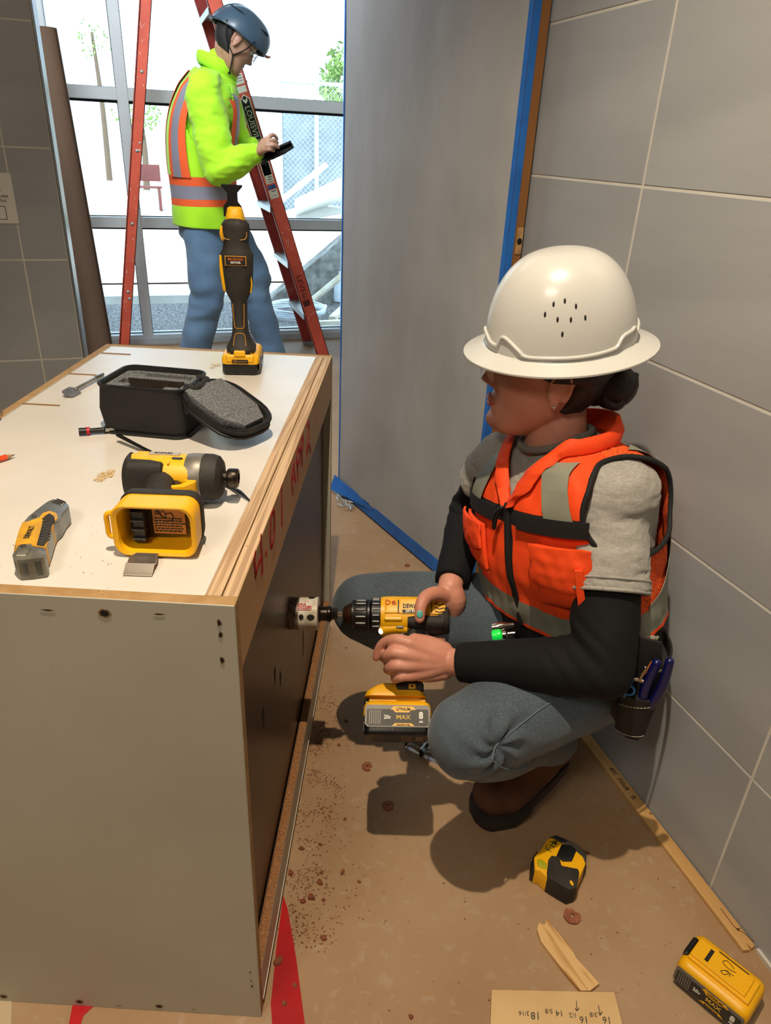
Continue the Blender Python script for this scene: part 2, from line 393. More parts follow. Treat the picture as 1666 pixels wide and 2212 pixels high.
# ------------------------------------------------------------------ outdoors
gravel = mat('gravel', '#7d7a78', rough=.9, col2='#45413d', scale=45, bump=1.0, bscale=60, lo=.4, hi=.6)
conc = mat('concrete', '#c9c6bf', rough=.85, col2='#b8b4ab', scale=4)
slab('ground_outside', (0, 24.0, -.14), (60, 37.6, .1), conc)
slab('gravel_bed', (.6, 5.95, -.085), (6, 1.5, .03), gravel)
slab('curb_outside', (.6, 7.05, -.06), (8, .5, .08), conc)
slab('curb_outside', (.6, 8.0, 0.0), (8, .5, .14), conc)
rampm = mat('rough_concrete', '#8f8d86', rough=.9, col2='#5e5c55', scale=12, bump=.4, bscale=30)
a, b = pY(575, 655, 6.6), pY(760, 498, 6.6)
g = G(); hi = b+(b-a)*1.6
g.prism([(a.x, -.09), (hi.x, -.09), (hi.x, hi.z), (a.x, a.z if a.z > -.08 else -.08)], .16, M=Matrix.Translation((0, 6.76, 0)) @ Matrix.Rotation(pi/2, 4, 'X'))
o = part('ramp_wall_outside', g, rampm, smooth=0); o['kind'] = 'structure'
g = G().tube([(a.x+.25, 6.5, a.z+.02-.1), (hi.x+.25, 6.5, hi.z-.12)], .03, n=8)
single('lumber_brace', g, mat('pale_lumber', '#cfc6b2', rough=.8, col2='#b8ac94', scale=20), Matrix.Identity(4), 'pale lumber brace slanting along the rough concrete ramp outside the window', 'lumber')
galv = mat('galvanised', '#b9c2c8', rough=.5, metal=.4)
scr = mat('fence_screen', '#7d8a94', rough=.9, col2='#6c7982', scale=6)
YF = 9.2
P0, P1 = pY(606, 330, YF), pY(800, 330, YF)
f = thing('fence', (P0.x, YF, 0), 'chain link construction fence with dark privacy screen standing beyond the window', 'fence')
topz = pY(680, 180, YF).z
for x in (P0.x, pY(684, 300, YF).x, P1.x+.6): part('post', G().tube([(x, YF, -.1), (x, YF, topz+.12)], .03, n=10, res=1), galv, f, world=True)
part('rail', G().tube([(P0.x, YF, topz), (P1.x+.6, YF, topz)], .02, n=8, res=1), galv, f, world=True)
part('privacy_screen', G().box(((P0.x+P1.x+.6)/2, YF+.05, (topz-.25)/2), (P1.x+.6-P0.x, .01, topz-.1)), scr, f, world=True)
g = G(); dx = .060
k = 0; wv = P1.x+.6-P0.x; hh = topz+.05
u = -hh
while u < wv:
    for sgn_ in (1, -1):
        x0 = P0.x+u; pa = (x0, 0) if sgn_ > 0 else (x0+hh, 0); pb = (x0+hh, hh) if sgn_ > 0 else (x0, hh)
        def clip(p, q):
            (xa, za), (xb, zb) = p, q
            ts = sorted([(P0.x-xa)/(xb-xa), (P0.x+wv-xa)/(xb-xa)]); t0, t1 = max(0, ts[0]), min(1, ts[1])
            return None if t1 <= t0 else ((xa+(xb-xa)*t0, za+(zb-za)*t0), (xa+(xb-xa)*t1, za+(zb-za)*t1))
        c = clip(pa, pb)
        if c:
            (xa, za), (xb, zb) = c; r = .0016
            g.add([(xa-r, YF-.03, za), (xa+r, YF-.03, za), (xb+r, YF-.03, zb), (xb-r, YF-.03, zb), (xa, YF-.034, za), (xb, YF-.034, zb)], [(0, 1, 2, 3), (0, 4, 5, 3), (1, 4, 5, 2)])
    u += dx
part('chain_mesh', g, mat('fence_wire', '#dfe6ea', rough=.5, metal=.2), f, world=True, smooth=0, kind='stuff')
# white formwork boards leaning by the fence
wb = mat('white_board', '#e6e4de', rough=.7, var=.05)
q0 = pY(700, 410, 8.2)
g = G().box((0, 0, 0), (.95, .5, .03), .004)
single('white_board', g, wb, Matrix.Translation(q0+V((.12, 0, -.02))) @ Matrix.Rotation(radians(-24), 4, 'Y') @ Matrix.Rotation(radians(-30), 4, 'X'), 'broad white board propped on the low concrete mound before the fence', 'board')
g = G().box((0, 0, 0), (.62, .06, .05), .004)
q1 = pY(655, 395, 8.0)
single('white_plank', g, wb, Matrix.Translation(q1) @ Matrix.Rotation(radians(-36), 4, 'Y'), 'short white plank slanting down left of the broad white board', 'plank')
g = G(); R = []
for i in range(13):
    a_ = i/12*pi; R.append([(q0.x+.1+1.25*cos(2*pi*j/20)*sin(a_/2+.001)*(1), 8.5+.7*sin(2*pi*j/20)*sin(a_/2+.001), -.1+(q0.z)*.9*(1-sin(a_/2)**2.5)) for j in range(20)])
g.rings(R, cap=False); o = part('mound_outside', g, conc); o['kind'] = 'structure'
# hose coil, bottle and small lumber on the gravel
c = pz(640, 676, -.05)
g = G()
for k in range(5):
    P = [(.24*(1+.04*nz((k, 1, 0), 1.7))*cos(t*2*pi/24)*(1+.02*k), .24*sin(t*2*pi/24)*(1+.03*k), .010+.012*k+.006*sin(t*.7+k)) for t in range(25)]
    g.tube(P, .006, n=6, res=1, round_ends=False)
single('hose_coil', g, mat('pale_hose', '#dfe8ee', rough=.4), Matrix.Translation(c), 'pale coiled hose lying on the gravel just outside the window', 'hose')
c = pz(733, 650, -.06)
g = G().lathe([(0, 0), (.055, 0), (.06, .02), (.06, .15), (.03, .21), (.022, .23), (.022, .27), (0, .27)], 20)
single('plastic_jug', g, mat('jug_plastic', '#dfeaf2', rough=.3), Matrix.Translation(c), 'white plastic jug standing on the gravel beyond the ladder near the covered door', 'jug')
a, b = pz(718, 694, -.04), pz(745, 668, -.04)
d_ = (b-a)
single('lumber_offcut', G().box((d_.length/2, 0, .02), (d_.length, .06, .04), .003), mat('pale_lumber', '#cfc6b2'), frame(a, d_, (0, 0, 1)), 'short pale lumber offcut lying slanted on the gravel beside the plastic jug', 'lumber')
a, b = pz(700, 703, -.05), pz(760, 700, -.05); d_ = b-a
single('lumber_offcut', G().box((d_.length/2, 0, .02), (d_.length*1.6, .05, .035), .003), mat('pale_lumber', '#cfc6b2'), frame(a, d_, (0, 0, 1)), 'pale stick of lumber lying parallel to the window on the gravel', 'lumber')
# trees
def tree(base, h, r, label, n=1500, seed=1):
    rnd = random.Random(seed)
    t = thing('tree', base, label, 'tree', None)
    part('trunk', G().tube([(0, 0, 0), (.05, 0, h*.4), (0, .05, h*.75)], [.09, .07, .04], n=8), mat('bark', '#5a4a3a', rough=.9), t)
    g = G()
    for i in range(n):
        a_ = rnd.uniform(0, 2*pi); c_ = rnd.uniform(-1, 1); rr = r*rnd.uniform(.35, 1)**.5*(1+.25*sin(3*a_+seed)); s_ = sqrt(1-c_*c_)
        p = V((rr*s_*cos(a_), rr*s_*sin(a_), h*.72+rr*c_*.8)); e = rnd.uniform(.04, .075)
        u_ = V((rnd.uniform(-1, 1), rnd.uniform(-1, 1), rnd.uniform(-1, 1))).normalized(); w_ = u_.cross(V((rnd.random(), .3, .5))).normalized()
        g.add([p-u_*e, p+w_*e*.5, p+u_*e, p-w_*e*.5], [(0, 1, 2, 3)])
    part('foliage', g, mat('leaf_green', '#7d9a4d', rough=.7, col2='#5f7d38', scale=3), t, smooth=0, kind='stuff'); return t
tp = pY(735, 165, 13.0); tree((tp.x+.3, 13.0, -.1), 3.0, .75, 'light green leafy tree standing beyond the construction fence', 1500, 2)
tp = pY(200, 85, 26.0); tree((tp.x, 26.0, -.1), (tp.z+.1)/.72, .55, 'thin distant tree seen through the upper left window pane', 90, 8)
tp = pY(300, 240, 22.0); tree((tp.x, 22.0, -.1), (tp.z+.1)/.72, .6, 'low green tree far outside, seen just right of the thick window post', 260, 5)
# dark red bench far outside
b0 = pY(303, 290, 16.0)
bn = thing('bench', (b0.x, 16.0, -.09), 'dark red bench far outside, seen just behind the left ladder rail', 'bench')
rd = mat('dark_red_paint', '#5d2a26', rough=.6)
for k in range(3): part('slat', G().box((0, .12*k-.1, .42), (.62, .09, .03), .004), rd, bn)
part('backrest', G().box((0, .3, .66), (.62, .03, .3), .004), rd, bn)
for sx in (-.25, .25): part('leg', G().box((sx, 0, .2), (.05, .4, .4), .004), rd, bn)
# ------------------------------------------------------------------ the cabinet
CYW = radians(.77)
c0 = V((-.160, .645, 0))
CM = frame(W(c0), WD((cos(CYW), -sin(CYW), 0)), (0, 0, 1))
CWd, CDp, CH = .548, 1.056, .795
def cab(x, y, z): return CM @ V((x, y, z))
mdf = mat('mdf_edge', '#a8875c', rough=.8, col2='#977548', scale=40, bump=.1, bscale=200)
melw = mat('white_melamine', '#d3cec6', rough=.33, col2='#c9c4bb', scale=4)
melg = mat('grey_melamine', '#b1ae9f', rough=.42, col2='#a8a595', scale=3)
ply_face = mat('birch_ply_face', '#b9986e', rough=.6, col2='#a5845b', scale=5, stretch=(1, .15, 1))
def ply_edge_mat():
    mt = mat('ply_edge', '#c2a583', rough=.7, col2='#a08262', scale=1, detail=2, lo=.42, hi=.56)
    for nd in mt.node_tree.nodes:
        if nd.type == 'MAPPING': nd.inputs['Scale'].default_value = (260, 4, 4)
    return mt
ply_edge = ply_edge_mat()
backp = mat('dark_brown_panel', '#412a21', rough=.36, col2='#38241c', scale=2)
sawd = mat('sawdust', '#a5774a', rough=.95, col2='#7d5030', scale=300, bump=.6, bscale=400)
cb = thing('cabinet', CM, 'white topped base cabinet with plywood rails and dark brown recessed back, standing on the floor', 'cabinet')
def panel_box(name, c, size, face_m, edge_m, axis, label=None, bev=.0008):
    """board whose large faces use face_m and narrow edges edge_m"""
    g = G().box(c, size, bev); me_fix = []
    o = part(name, g, [face_m, edge_m], cb, label=label, smooth=0)
    for p in o.data.polygons: p.material_index = 0 if abs(p.normal[axis]) > .7 else 1
    return o
T = .018
panel_box('side_panel', (-CWd/2, T/2, CH/2), (CWd, T, CH), melg, mdf, 1, 'grey faced side panel with brown board edges')
panel_box('side_panel', (-CWd/2, CDp-T/2, CH/2), (CWd, T, CH), melg, mdf, 1)
panel_box('top_panel', (-(CWd-.018+.037)/2, CDp/2, CH-T/2-.0006), (CWd-.018-.037-.001, CDp-2*T-.001, T), melw, mdf, 2)
panel_box('front_rail', (-CWd+.009, CDp/2, CH-.045), (.018, CDp-2*T-.001, .09), melg, mdf, 0)
for nm, x in (('outer_rail', -.0092), ('inner_rail', -.0283)):
    o = part(nm, G().box((x, CDp/2, CH-.0505), (.0178, CDp-2*T-.001, .101), .0006), [ply_face, ply_edge], cb, smooth=0)
    for p in o.data.polygons: p.material_index = 0 if abs(p.normal[0]) > .7 else 1
bp_ = part('back_panel', G().box((-.023, CDp/2, (CH-.10)/2+.01), (.006, CDp-2*T-.001, CH-.122)), backp, cb, smooth=0)
part('bottom_rail', G().box((-.0092, CDp/2, .057), (.0178, CDp-2*T-.001, .076), .0008), melg, cb, smooth=0)
part('rail_edge_strip', G().box((-.0085, CDp/2, .0165), (.019, CDp-2*T-.002, .005), .0005), mat('white_edge_band', '#d9d2c3', rough=.5), cb, smooth=0)
# sawdust lying on the ledge
g = G(); rnd = random.Random(3); R = []
for i in range(161):
    y = .02+(CDp-.04)*i/160; e = .0012+.0014*(nz((i*.21, 0, 0), 1)+.6)
    e = max(e, .0004)
    R.append([(-.0178, y, .0952), (-.016, y, .0955+e), (-.0085, y, .0953+e*1.3), (-.0015, y, .0951+e*.3), (-.0006, y, .0951)])
g.rings(R, closed=False); part('ledge_sawdust', g, sawd, cb, kind='stuff')
# dado slots showing brown, marks, pencil line strip at left
slot_m = mat('slot_board', '#8a6238', rough=.8)
for (xa, ya, xb, yb) in ((-.531, .603, -.462, .608), (-.531, .800, -.457, .806), (-.528, .970, -.460, .975)):
    part('slot_insert', G().box(((xa+xb)/2, (ya+yb)/2, CH+.0002), (xb-xa, .0042, .0014), .0003), slot_m, cb, smooth=0)
# screw holes and nail marks on the near side panel
def hole(px, py, r, kind=0):
    p = CM.inverted() @ pW_side(px, py); return p
def on_side(px, py):
    n = CM.to_3x3() @ V((0, 1, 0)); o_ = CM.translation; r = WD(ray(px, py)); c = W(CAMP)
    return CM.inverted() @ (c + r*((o_-c).dot(n)/r.dot(n)))
def on_front(px, py, x=0.0):
    n = CM.to_3x3() @ V((1, 0, 0)); o_ = CM @ V((x, 0, 0)); r = WD(ray(px, py)); c = W(CAMP)
    return CM.inverted() @ (c + r*((o_-c).dot(n)/r.dot(n)))
chip = mat('chipped_board', '#8a6f4d', rough=.9)
for px, py, r in ((226, 1324, .0058), (8, 2152, .005), (172, 2163, .005), (344, 2173, .005)):
    p = on_side(px, py); g = G()
    b = [(r*1.25*(1+.15*sin(3.1*j+px))*cos(j*pi/9), r*(1+.12*cos(2.3*j))*sin(j*pi/9)) for j in range(18)]
    M_ = Matrix.Translation((p.x, -.0004, p.z)) @ Matrix.Rotation(pi/2, 4, 'X')
    g.prism(b, .0003, M=M_, mi=0); g.prism([(x*.72, y*.72) for x, y in b], .0004, M=M_, mi=1)
    part('screw_hole', g, [chip, ink_black], cb, smooth=0)
for px, py, w_, h_ in ((102, 1317, .011, .0018), (345, 1326, .010, .0016), (474, 1345, .004, .007), (477, 1371, .004, .007), (480, 1425, .004, .008), (541, 2100, .002, .003), (543, 2118, .002, .003), (545, 2130, .003, .004), (258, 2172, .008, .001), (420, 2180, .007, .001)):
    p = on_side(px, py); g = G()
    M_ = Matrix.Translation((p.x, -.0004, p.z)) @ Matrix.Rotation(pi/2, 4, 'X')
    pts = [(w_/2*cos(j*pi/5)*(1+.3*sin(j*2.7+px)), h_/2*sin(j*pi/5)*(1+.3*cos(j*1.9+py))) for j in range(10)]
    g.prism([(x*1.3, y*1.3) for x, y in pts], .0003, M=M_, mi=0); g.prism(pts, .0004, M=M_, mi=1)
    part('nail_mark', g, [chip, ink_black], cb, smooth=0)
# torn scars in the dark back panel
for px, py, h_ in ((594, 1460, .035), (606, 1466, .030), (569, 1552, .040), (655, 1385, .075)):
    p = on_front(px, py, -.02); g = G(); k = 12; w_ = .012 if px != 655 else .010
    pts = [(w_/2*cos(j*2*pi/k)*(1+.4*sin(j*4.7+px)), h_/2*sin(j*2*pi/k)*(1+.25*cos(j*3.1))) for j in range(k)]
    g.prism(pts, .0006, M=Matrix.Translation((-.0202, p.y, p.z)) @ Matrix.Rotation(pi/2, 4, 'Y') @ Matrix.Rotation(pi/2, 4, 'Z'))
    part('scar', g, mat('dark_scar', '#120b08', rough=.9), cb, smooth=0)
# handwriting 4.01 APP 2 on the outer rail: strokes in rail-local (y, z)
RM = CM @ Matrix.Translation((0.0002, 0, 0)) @ Matrix.Rotation(pi/2, 4, 'Z') @ Matrix.Rotation(pi/2, 4, 'X')
RMl = Matrix.Translation((0.0002, 0, 0)) @ Matrix.Rotation(pi/2, 4, 'Z') @ Matrix.Rotation(pi/2, 4, 'X')
def fr(lst): return [[(lambda p: (p.y, p.z))(on_front(480+x/4.708, 860+y/4.706)) for x, y in st] for st in lst]
S = fr([[(335, 1570), (325, 1650), (340, 1780), (337, 1815)], [(337, 1815), (362, 1715), (392, 1630)], [(392, 1395), (395, 1500), (405, 1640), (408, 1785)],
        [(445, 1565), (448, 1600)], [(525, 1150), (500, 1200), (490, 1330), (490, 1470), (500, 1515), (520, 1450), (530, 1330), (530, 1220), (525, 1150)],
        [(605, 890), (605, 1080), (608, 1290)],
        [(735, 655), (710, 760), (708, 860), (718, 975)], [(725, 665), (745, 850)], [(708, 830), (742, 790)],
        [(780, 510), (755, 600), (765, 700), (770, 835)], [(780, 510), (795, 560), (785, 640), (765, 680)],
        [(820, 385), (800, 470), (808, 580), (815, 690)], [(820, 385), (825, 440), (815, 520), (805, 555)],
        [(865, 290), (880, 255), (885, 330), (870, 430), (860, 500), (858, 575)], [(858, 575), (875, 500), (890, 480), (900, 545)]])
for a_, b_ in ((0, 3), (3, 4), (4, 5), (5, 6), (6, 9), (9, 11), (11, 13), (13, 15)): part('written_character', G().strokes(S[a_:b_], RMl, w=.0076, h=.0004), ink_red, cb, smooth=0)
ML = Matrix.Translation((-CWd+.009, .535, CH+.0002)) @ Matrix.Rotation(radians(-70), 4, 'Z')
part('writing', G().text('4.01 V5', ML, .016, .0002), ink_pencil, cb, smooth=0)
# ------------------------------------------------------------------ loose things on the cabinet top
TZ = CH+.0003
def lay(px0, py0, px1, py1, z=TZ):
    a, b = pz(px0, py0, z), pz(px1, py1, z); return frame(a, b-a, (0, 0, 1)), (b-a).length
# spade bit
M, L = lay(145, 858, 223, 815)
g = G(); g.tube([(.033, 0, .0062), (L, 0, .0062)], .0035, n=12, res=1)
g.lathe([(.0042, L-.03), (.0048, L-.028), (.0048, L-.002), (.0035, L)], 6, axis='x', M=Matrix.Translation((0, 0, .0062)))
sb = single('spade_bit', g, steel, M, 'steel spade drill bit lying on the white cabinet top left of the open case', 'drill bit')
g = G().prism([(.036, -.004), (.03, -.0125), (.004, -.0125), (.0, -.010), (-.002, -.004), (-.006, 0), (-.002, .004), (0, .010), (.004, .0125), (.03, .0125), (.036, .004)], .0018, M=Matrix.Translation((0, 0, .0045)) @ Matrix.Rotation(radians(22), 4, 'X'))
part('blade', g, mat('bit_blade', '#8d877c', rough=.35, metal=.9, col2='#6b655c', scale=40), sb)
# nut driver bit
M, L = lay(172, 940, 231, 936)
g = G().lathe([(0, 0), (.0062, 0), (.0062, .012), (.0045, .0125), (.0045, .028), (.0048, .029), (.0048, .040), (.003, .042), (.003, .053), (0, .053)], 12, axis='x', M=Matrix.Translation((0, 0, .0063)))
nb = single('nut_driver_bit', g, black, M, 'black nut driver bit with a red band lying against the open case', 'driver bit')
part('red_band', G().lathe([(.0066, .012), (.0068, .0125), (.0068, .0165), (.0066, .017)], 16, axis='x', M=Matrix.Translation((0, 0, .0063))), mat('red_band', '#b5122a', rough=.4), nb)
part('shank', G().lathe([(.0034, .041), (.0034, .060)], 6, axis='x', M=Matrix.Translation((0, 0, .0063))), steel, nb)
# long black tie / rod
pa, pb, pc, pe = [pz(*q, TZ) for q in ((258, 955), (395, 1010), (500, 1056), (538, 1082))]
g = G(); g.tube([pa+V((0, 0, .012)), pa.lerp(pb, .5)+V((0, 0, .005)), pb+V((0, 0, .003)), pc+V((0, 0, .002))], [.0042, .0036, .0032, .0026], n=10, res=5, flat=.6)
g.tube([pc+V((0, 0, .002)), pc.lerp(pe, .45)+V((0, 0, .005)), pe+V((0, 0, .0015))], [.0028, .0034, .0016], n=8, res=4, flat=.4)
t = single('cable_tie', g, black, Matrix.Identity(4), 'long thin black tie lying from the open case under the yellow driver', 'cable tie')
# pencil
M, L = lay(-70, 1018, 33, 988)
pcM = M @ Matrix.Translation((0, 0, .0045))
g = G().lathe([(0, 0), (.0044, 0), (.0044, L-.013), (.0044, L-.0129)], 6, axis='x')
pn = single('pencil', g, mat('orange_paint', '#d84a17', rough=.35, var=.05), pcM, 'orange carpenter pencil with a sharpened tip at the left edge of the cabinet top', 'pencil')
part('sharpened_wood', G().lathe([(.0044, L-.0130), (.0014, L-.004)], 12, axis='x'), mat('cedar', '#b08a68', rough=.7), pn)
part('lead', G().lathe([(.0014, L-.004), (.0004, L)], 12, axis='x'), mat('graphite', '#3a3a3c', rough=.4), pn)
# sawdust crumbs
def crumbs(name, label, spots, mt, cat='sawdust', n=60, seed=1, z=TZ, size=(.0008, .002)):
    rnd = random.Random(seed); g = G(); c = pz(*spots[0][:2], z)
    for (px, py, r, k) in spots:
        p0 = pz(px, py, z)
        for i in range(k):
            a_ = rnd.uniform(0, 2*pi); rr = r*rnd.random()**.7; s_ = rnd.uniform(*size)
            p = p0+V((rr*cos(a_), rr*sin(a_), s_*.3))-c; th = rnd.uniform(0, pi)
            u_ = V((cos(th), sin(th), rnd.uniform(-.2, .2)))*s_; w_ = V((-sin(th), cos(th), .1))*s_*rnd.uniform(.3, .8); h_ = V((0, 0, s_*.5))
            g.add([p-u_, p+w_, p+u_, p-w_, p+h_], [(0, 1, 4), (1, 2, 4), (2, 3, 4), (3, 0, 4), (3, 2, 1, 0)])
    o = single(name, g, mt, Matrix.Translation(c), label, cat, smooth=0); o['kind'] = 'stuff'; return o
crumbs('sawdust_pile', 'small pile of pale sawdust on the white top left of the yellow driver', [(228, 1026, .012, 160), (216, 1036, .008, 70), (240, 1018, .006, 40)], mat('pale_sawdust', '#c9ad7c', rough=.9), seed=4)
crumbs('sawdust_pile', 'tiny white crumbs on the top beside the standing oscillating tool', [(466, 788, .012, 60), (460, 793, .006, 20)], mat('white_crumbs', '#cfc4b0', rough=.9), seed=6, size=(.001, .003))
crumbs('sawdust_crumbs', 'scattered specks of dust across the white cabinet top', [(300, 1120, .2, 70), (420, 860, .25, 60), (200, 1200, .15, 40), (560, 950, .1, 40)], mat('brown_crumbs', '#7a5b38', rough=.9), seed=9, size=(.0004, .0011))
# ------------------------------------------------------------------ open tool case
fabric_b = mat('black_nylon', '#141313', rough=.75, col2='#1c1a18', scale=20, bump=.3, bscale=500)
foam = mat('grey_foam', '#84878a', rough=1, col2='#4c4e50', scale=420, bump=.8, bscale=600, detail=2)
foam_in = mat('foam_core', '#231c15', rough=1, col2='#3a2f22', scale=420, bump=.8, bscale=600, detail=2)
KM = CM @ Matrix.Translation((-.337, .484, TZ)) @ Matrix.Rotation(radians(-6), 4, 'Z')
KW, KD, KH = .150, .122, .083
def rr(w, d, r, n=5):
    out = []
    for cx, cy, a in ((w/2-r, d/2-r, 0), (-w/2+r, d/2-r, 90), (-w/2+r, -d/2+r, 180), (w/2-r, -d/2+r, 270)):
        out += [(cx+r*cos(radians(a+90*i/n)), cy+r*sin(radians(a+90*i/n))) for i in range(n+1)]
    return out
cs = thing('tool_case', KM, 'open black padded tool case with grey foam lying on the white cabinet top', 'case')
def shell(w, d, h, r, th, flare=.0):
    g = G(); o1 = rr(w-.008, d-.008, r); R = [[(x, y, 0) for x, y in o1]]
    for z, e in ((.004, -.001), (.012, 0), (h*.5, .001+flare), (h-.006, 0), (h, .002)): R.append([(x, y, z) for x, y in rr(w+2*e, d+2*e, r)])
    R.append([(x, y, h) for x, y in rr(w-2*th, d-2*th, r*.8)]); R.append([(x, y, .006) for x, y in rr(w-2*th, d-2*th, r*.8)])
    g.rings(R, cap=True); return g
SM = Matrix.Translation((KW/2, KD/2, 0))
g = G(); sh = shell(KW, KD, KH, .022, .004, .0025); g.add(sh.v, sh.f, 0, SM); part('case_body', wrinkle(g, 30, .0012), fabric_b, cs)
def ringtube(w, d, r, z, rad): 
    P = rr(w, d, r); P = P+[P[0]]; return G().tube([(x, y, z) for x, y in P], rad, n=8, res=1, round_ends=False, M=SM)
part('piping', ringtube(KW+.001, KD+.001, .022, .003, .0028), black, cs); part('zipper', ringtube(KW, KD, .020, KH+.0005, .0026), mat('zip_black', '#0b0b0b', rough=.35, bump=.8, bscale=900), cs)
# foam with two cut-outs: frame of strips
fz0, fz1 = .020, KH-.006
g = G()
for c, s_ in (((.0095, KD/2, 0), (.012, KD-.016, 1)), ((KW-.012, KD/2, 0), (.017, KD-.016, 1)), ((KW/2, .0095, 0), (KW-.030, .012, 1)), ((KW/2, KD-.0085, 0), (KW-.030, .008, 1)), ((KW/2-.002, KD*.66, 0), (KW-.034, .016, 1)), ((.028, .03, 0), (.026, .03, 1)), ((.03, KD*.66+.014, 0), (.03, .014, 1)), ((KW-.033, .028, 0), (.026, .024, 1))):
    g.box((c[0], c[1], (fz0+fz1)/2), (s_[0], s_[1], fz1-fz0), .0015)
part('foam_insert', g, foam, cs)
g = G().box((KW/2, KD/2, .022), (KW-.014, KD-.014, .02)); part('foam_floor', g, foam_in, cs)
g = G().tube([(KW*.42, KD*.60, .03), (KW*.42, KD*.60, KH-.012)], .004, n=8); g.box((KW*.5, KD*.585, .052), (KW-.05, .003, .05))
part('foam_inner_face', g, foam_in, cs)
# lid: hinged at the right side, lying tilted down to the table
LMl = Matrix.Translation((KW+.006, KD*.5-.002, KH-.004)) @ Matrix.Rotation(radians(-23), 4, 'Z') @ Matrix.Rotation(radians(22), 4, 'Y')
LW, LD, LH = .138, .118, .016
g = G(); sh = shell(LW, LD, LH, .045, .007); g.add(sh.v, sh.f, 0, LMl @ Matrix.Translation((LW/2, 0, -LH+.004)))
ld = part('lid', g, fabric_b, cs)
part('lid_piping', G().tube([(x, y, 0) for x, y in rr(LW+.001, LD+.001, .045)+[rr(LW+.001, LD+.001, .045)[0]]], .0028, n=8, res=1, round_ends=False, M=LMl @ Matrix.Translation((LW/2, 0, -LH+.007))), black, ld)
part('lid_zipper', G().tube([(x, y, 0) for x, y in rr(LW-.002, LD-.002, .045)+[rr(LW-.002, LD-.002, .045)[0]]], .0026, n=8, res=1, round_ends=False, M=LMl @ Matrix.Translation((LW/2, 0, .0045))), mat('zip_black', ''), ld)
pf = [(.008, -.048), (.008, .048), (.05, .052), (LW-.045, .050), (LW-.014, .030), (LW-.012, -.022), (LW-.04, -.046), (.05, -.050)]
part('lid_foam', G().prism(pf, .012, .002, M=LMl @ Matrix.Translation((0, 0, -.004)) @ Matrix.Diagonal((1, .92, 1, 1))), foam, ld)
g = G().tube([(KW-.002, KD*.25, KH-.001), (KW+.012, KD*.3, KH-.004), (KW+.012, KD*.68, KH-.004), (KW-.002, KD*.72, KH-.001)], .007, n=8); part('hinge_flap', g, fabric_b, cs)
g = G().prism([(0, -.006), (.022, -.005), (.026, 0), (.022, .005), (0, .006)], .003, .001, M=Matrix.Translation((KW+.006, -.001, KH-.012)) @ Matrix.Rotation(pi/2, 4, 'Y')); part('zipper_pull', g, black, cs)
# ------------------------------------------------------------------ hand tools
def tr(pts, s, ox, oy, z, M):
    I = M.inverted(); return [(lambda p: (p.x, p.y))(I @ pz(ox+x/s, oy+y/s, z)) for x, y in pts]
def flatpoly(g, pts, z, h, mi=0, bev=0, M=None):
    T_ = Matrix.Translation((0, 0, z)); return g.prism(pts, h, bev, mi, (M @ T_) if M is not None else T_)
# utility knife on the cabinet top
M, L = lay(62, 1226, 140, 1090)
zt = TZ+.026
kn = thing('utility_knife', M, 'yellow and grey utility knife lying at the left of the white cabinet top', 'knife')
KP = lambda pts: tr(pts, 9.255, 0, 1040, zt, M)
full = [(240, 1480), (300, 1230), (370, 990), (440, 820), (560, 680), (760, 520), (920, 400), (1050, 335), (1200, 350), (1330, 410), (1375, 450), (1365, 500), (1270, 600), (1180, 760), (1100, 820), (1050, 900), (1000, 1080), (950, 1230), (900, 1340), (920, 1440), (880, 1520), (600, 1560), (330, 1580)]
part('metal_body', flatpoly(G(), KP(full), .0, .026, bev=.004), mat('knife_grey', '#8a8f90', rough=.35, metal=.6, col2='#6f7373', scale=30), kn)
yb = [(275, 1400), (310, 1230), (380, 990), (450, 825), (560, 810), (780, 735), (860, 640), (1000, 600), (1130, 640), (1165, 740), (1090, 820), (1020, 980), (915, 1325), (640, 1300), (620, 1250), (390, 1270), (300, 1410)]
part('yellow_body', flatpoly(G(), KP(yb), .001, .0262, bev=.0015), mat('knife_yellow', '#dda21c', rough=.5, col2='#b98a2c', scale=50), kn)
gp = [(890, 720), (1000, 655), (1090, 720), (1105, 800), (1030, 930), (990, 1080), (940, 1230), (890, 1320), (730, 1295), (790, 1080), (850, 850)]
g = flatpoly(G(), KP(gp), .002, .0265, bev=.002)
for k in range(9):
    a, b = KP([(800+k*18-(k*k*1.2), 1240-k*58), (985+k*14-(k*k*1.6), 1190-k*58)]); g.tube([(a[0], a[1], .0283), (b[0], b[1], .0280)], .0012, n=5, res=1)
part('rubber_grip', g, rubber, kn)
tail = [(240, 1480), (335, 1300), (400, 1265), (620, 1250), (650, 1310), (840, 1360), (905, 1440), (880, 1520), (600, 1560), (330, 1580)]
g = flatpoly(G(), KP(tail), -.0005, .0272, bev=.002); a = KP([(470, 1440)])[0]; g.box((a[0], a[1], .0265), (.016, .012, .004), .001)
part('end_cap', g, mat('knife_end', '#8b897b', rough=.4, metal=.5, col2='#6c6a5e', scale=50), kn)
a, b = KP([(545, 1130), (640, 940)])
mid = ((a[0]+b[0])/2, (a[1]+b[1])/2); an = atan2(b[1]-a[1], b[0]-a[0])
part('lettering', G().text('DEWALT', Matrix.Translation((mid[0], mid[1], .0274)) @ Matrix.Rotation(an, 4, 'Z'), .0088, squash=.85, bold=.0002), ink_black, kn, smooth=0)
for q in ((680, 708), (470, 1305)):
    a = KP([q])[0]; part('screw', G().lathe([(0, 0), (.003, 0), (.003, .001), (.0018, .001), (.0016, .0003), (0, .0003)], 12, M=Matrix.Translation((a[0], a[1], .0268))), steel, kn)
ns = [(1080, 400), (1340, 430), (1290, 580), (1180, 500)]
g = G()
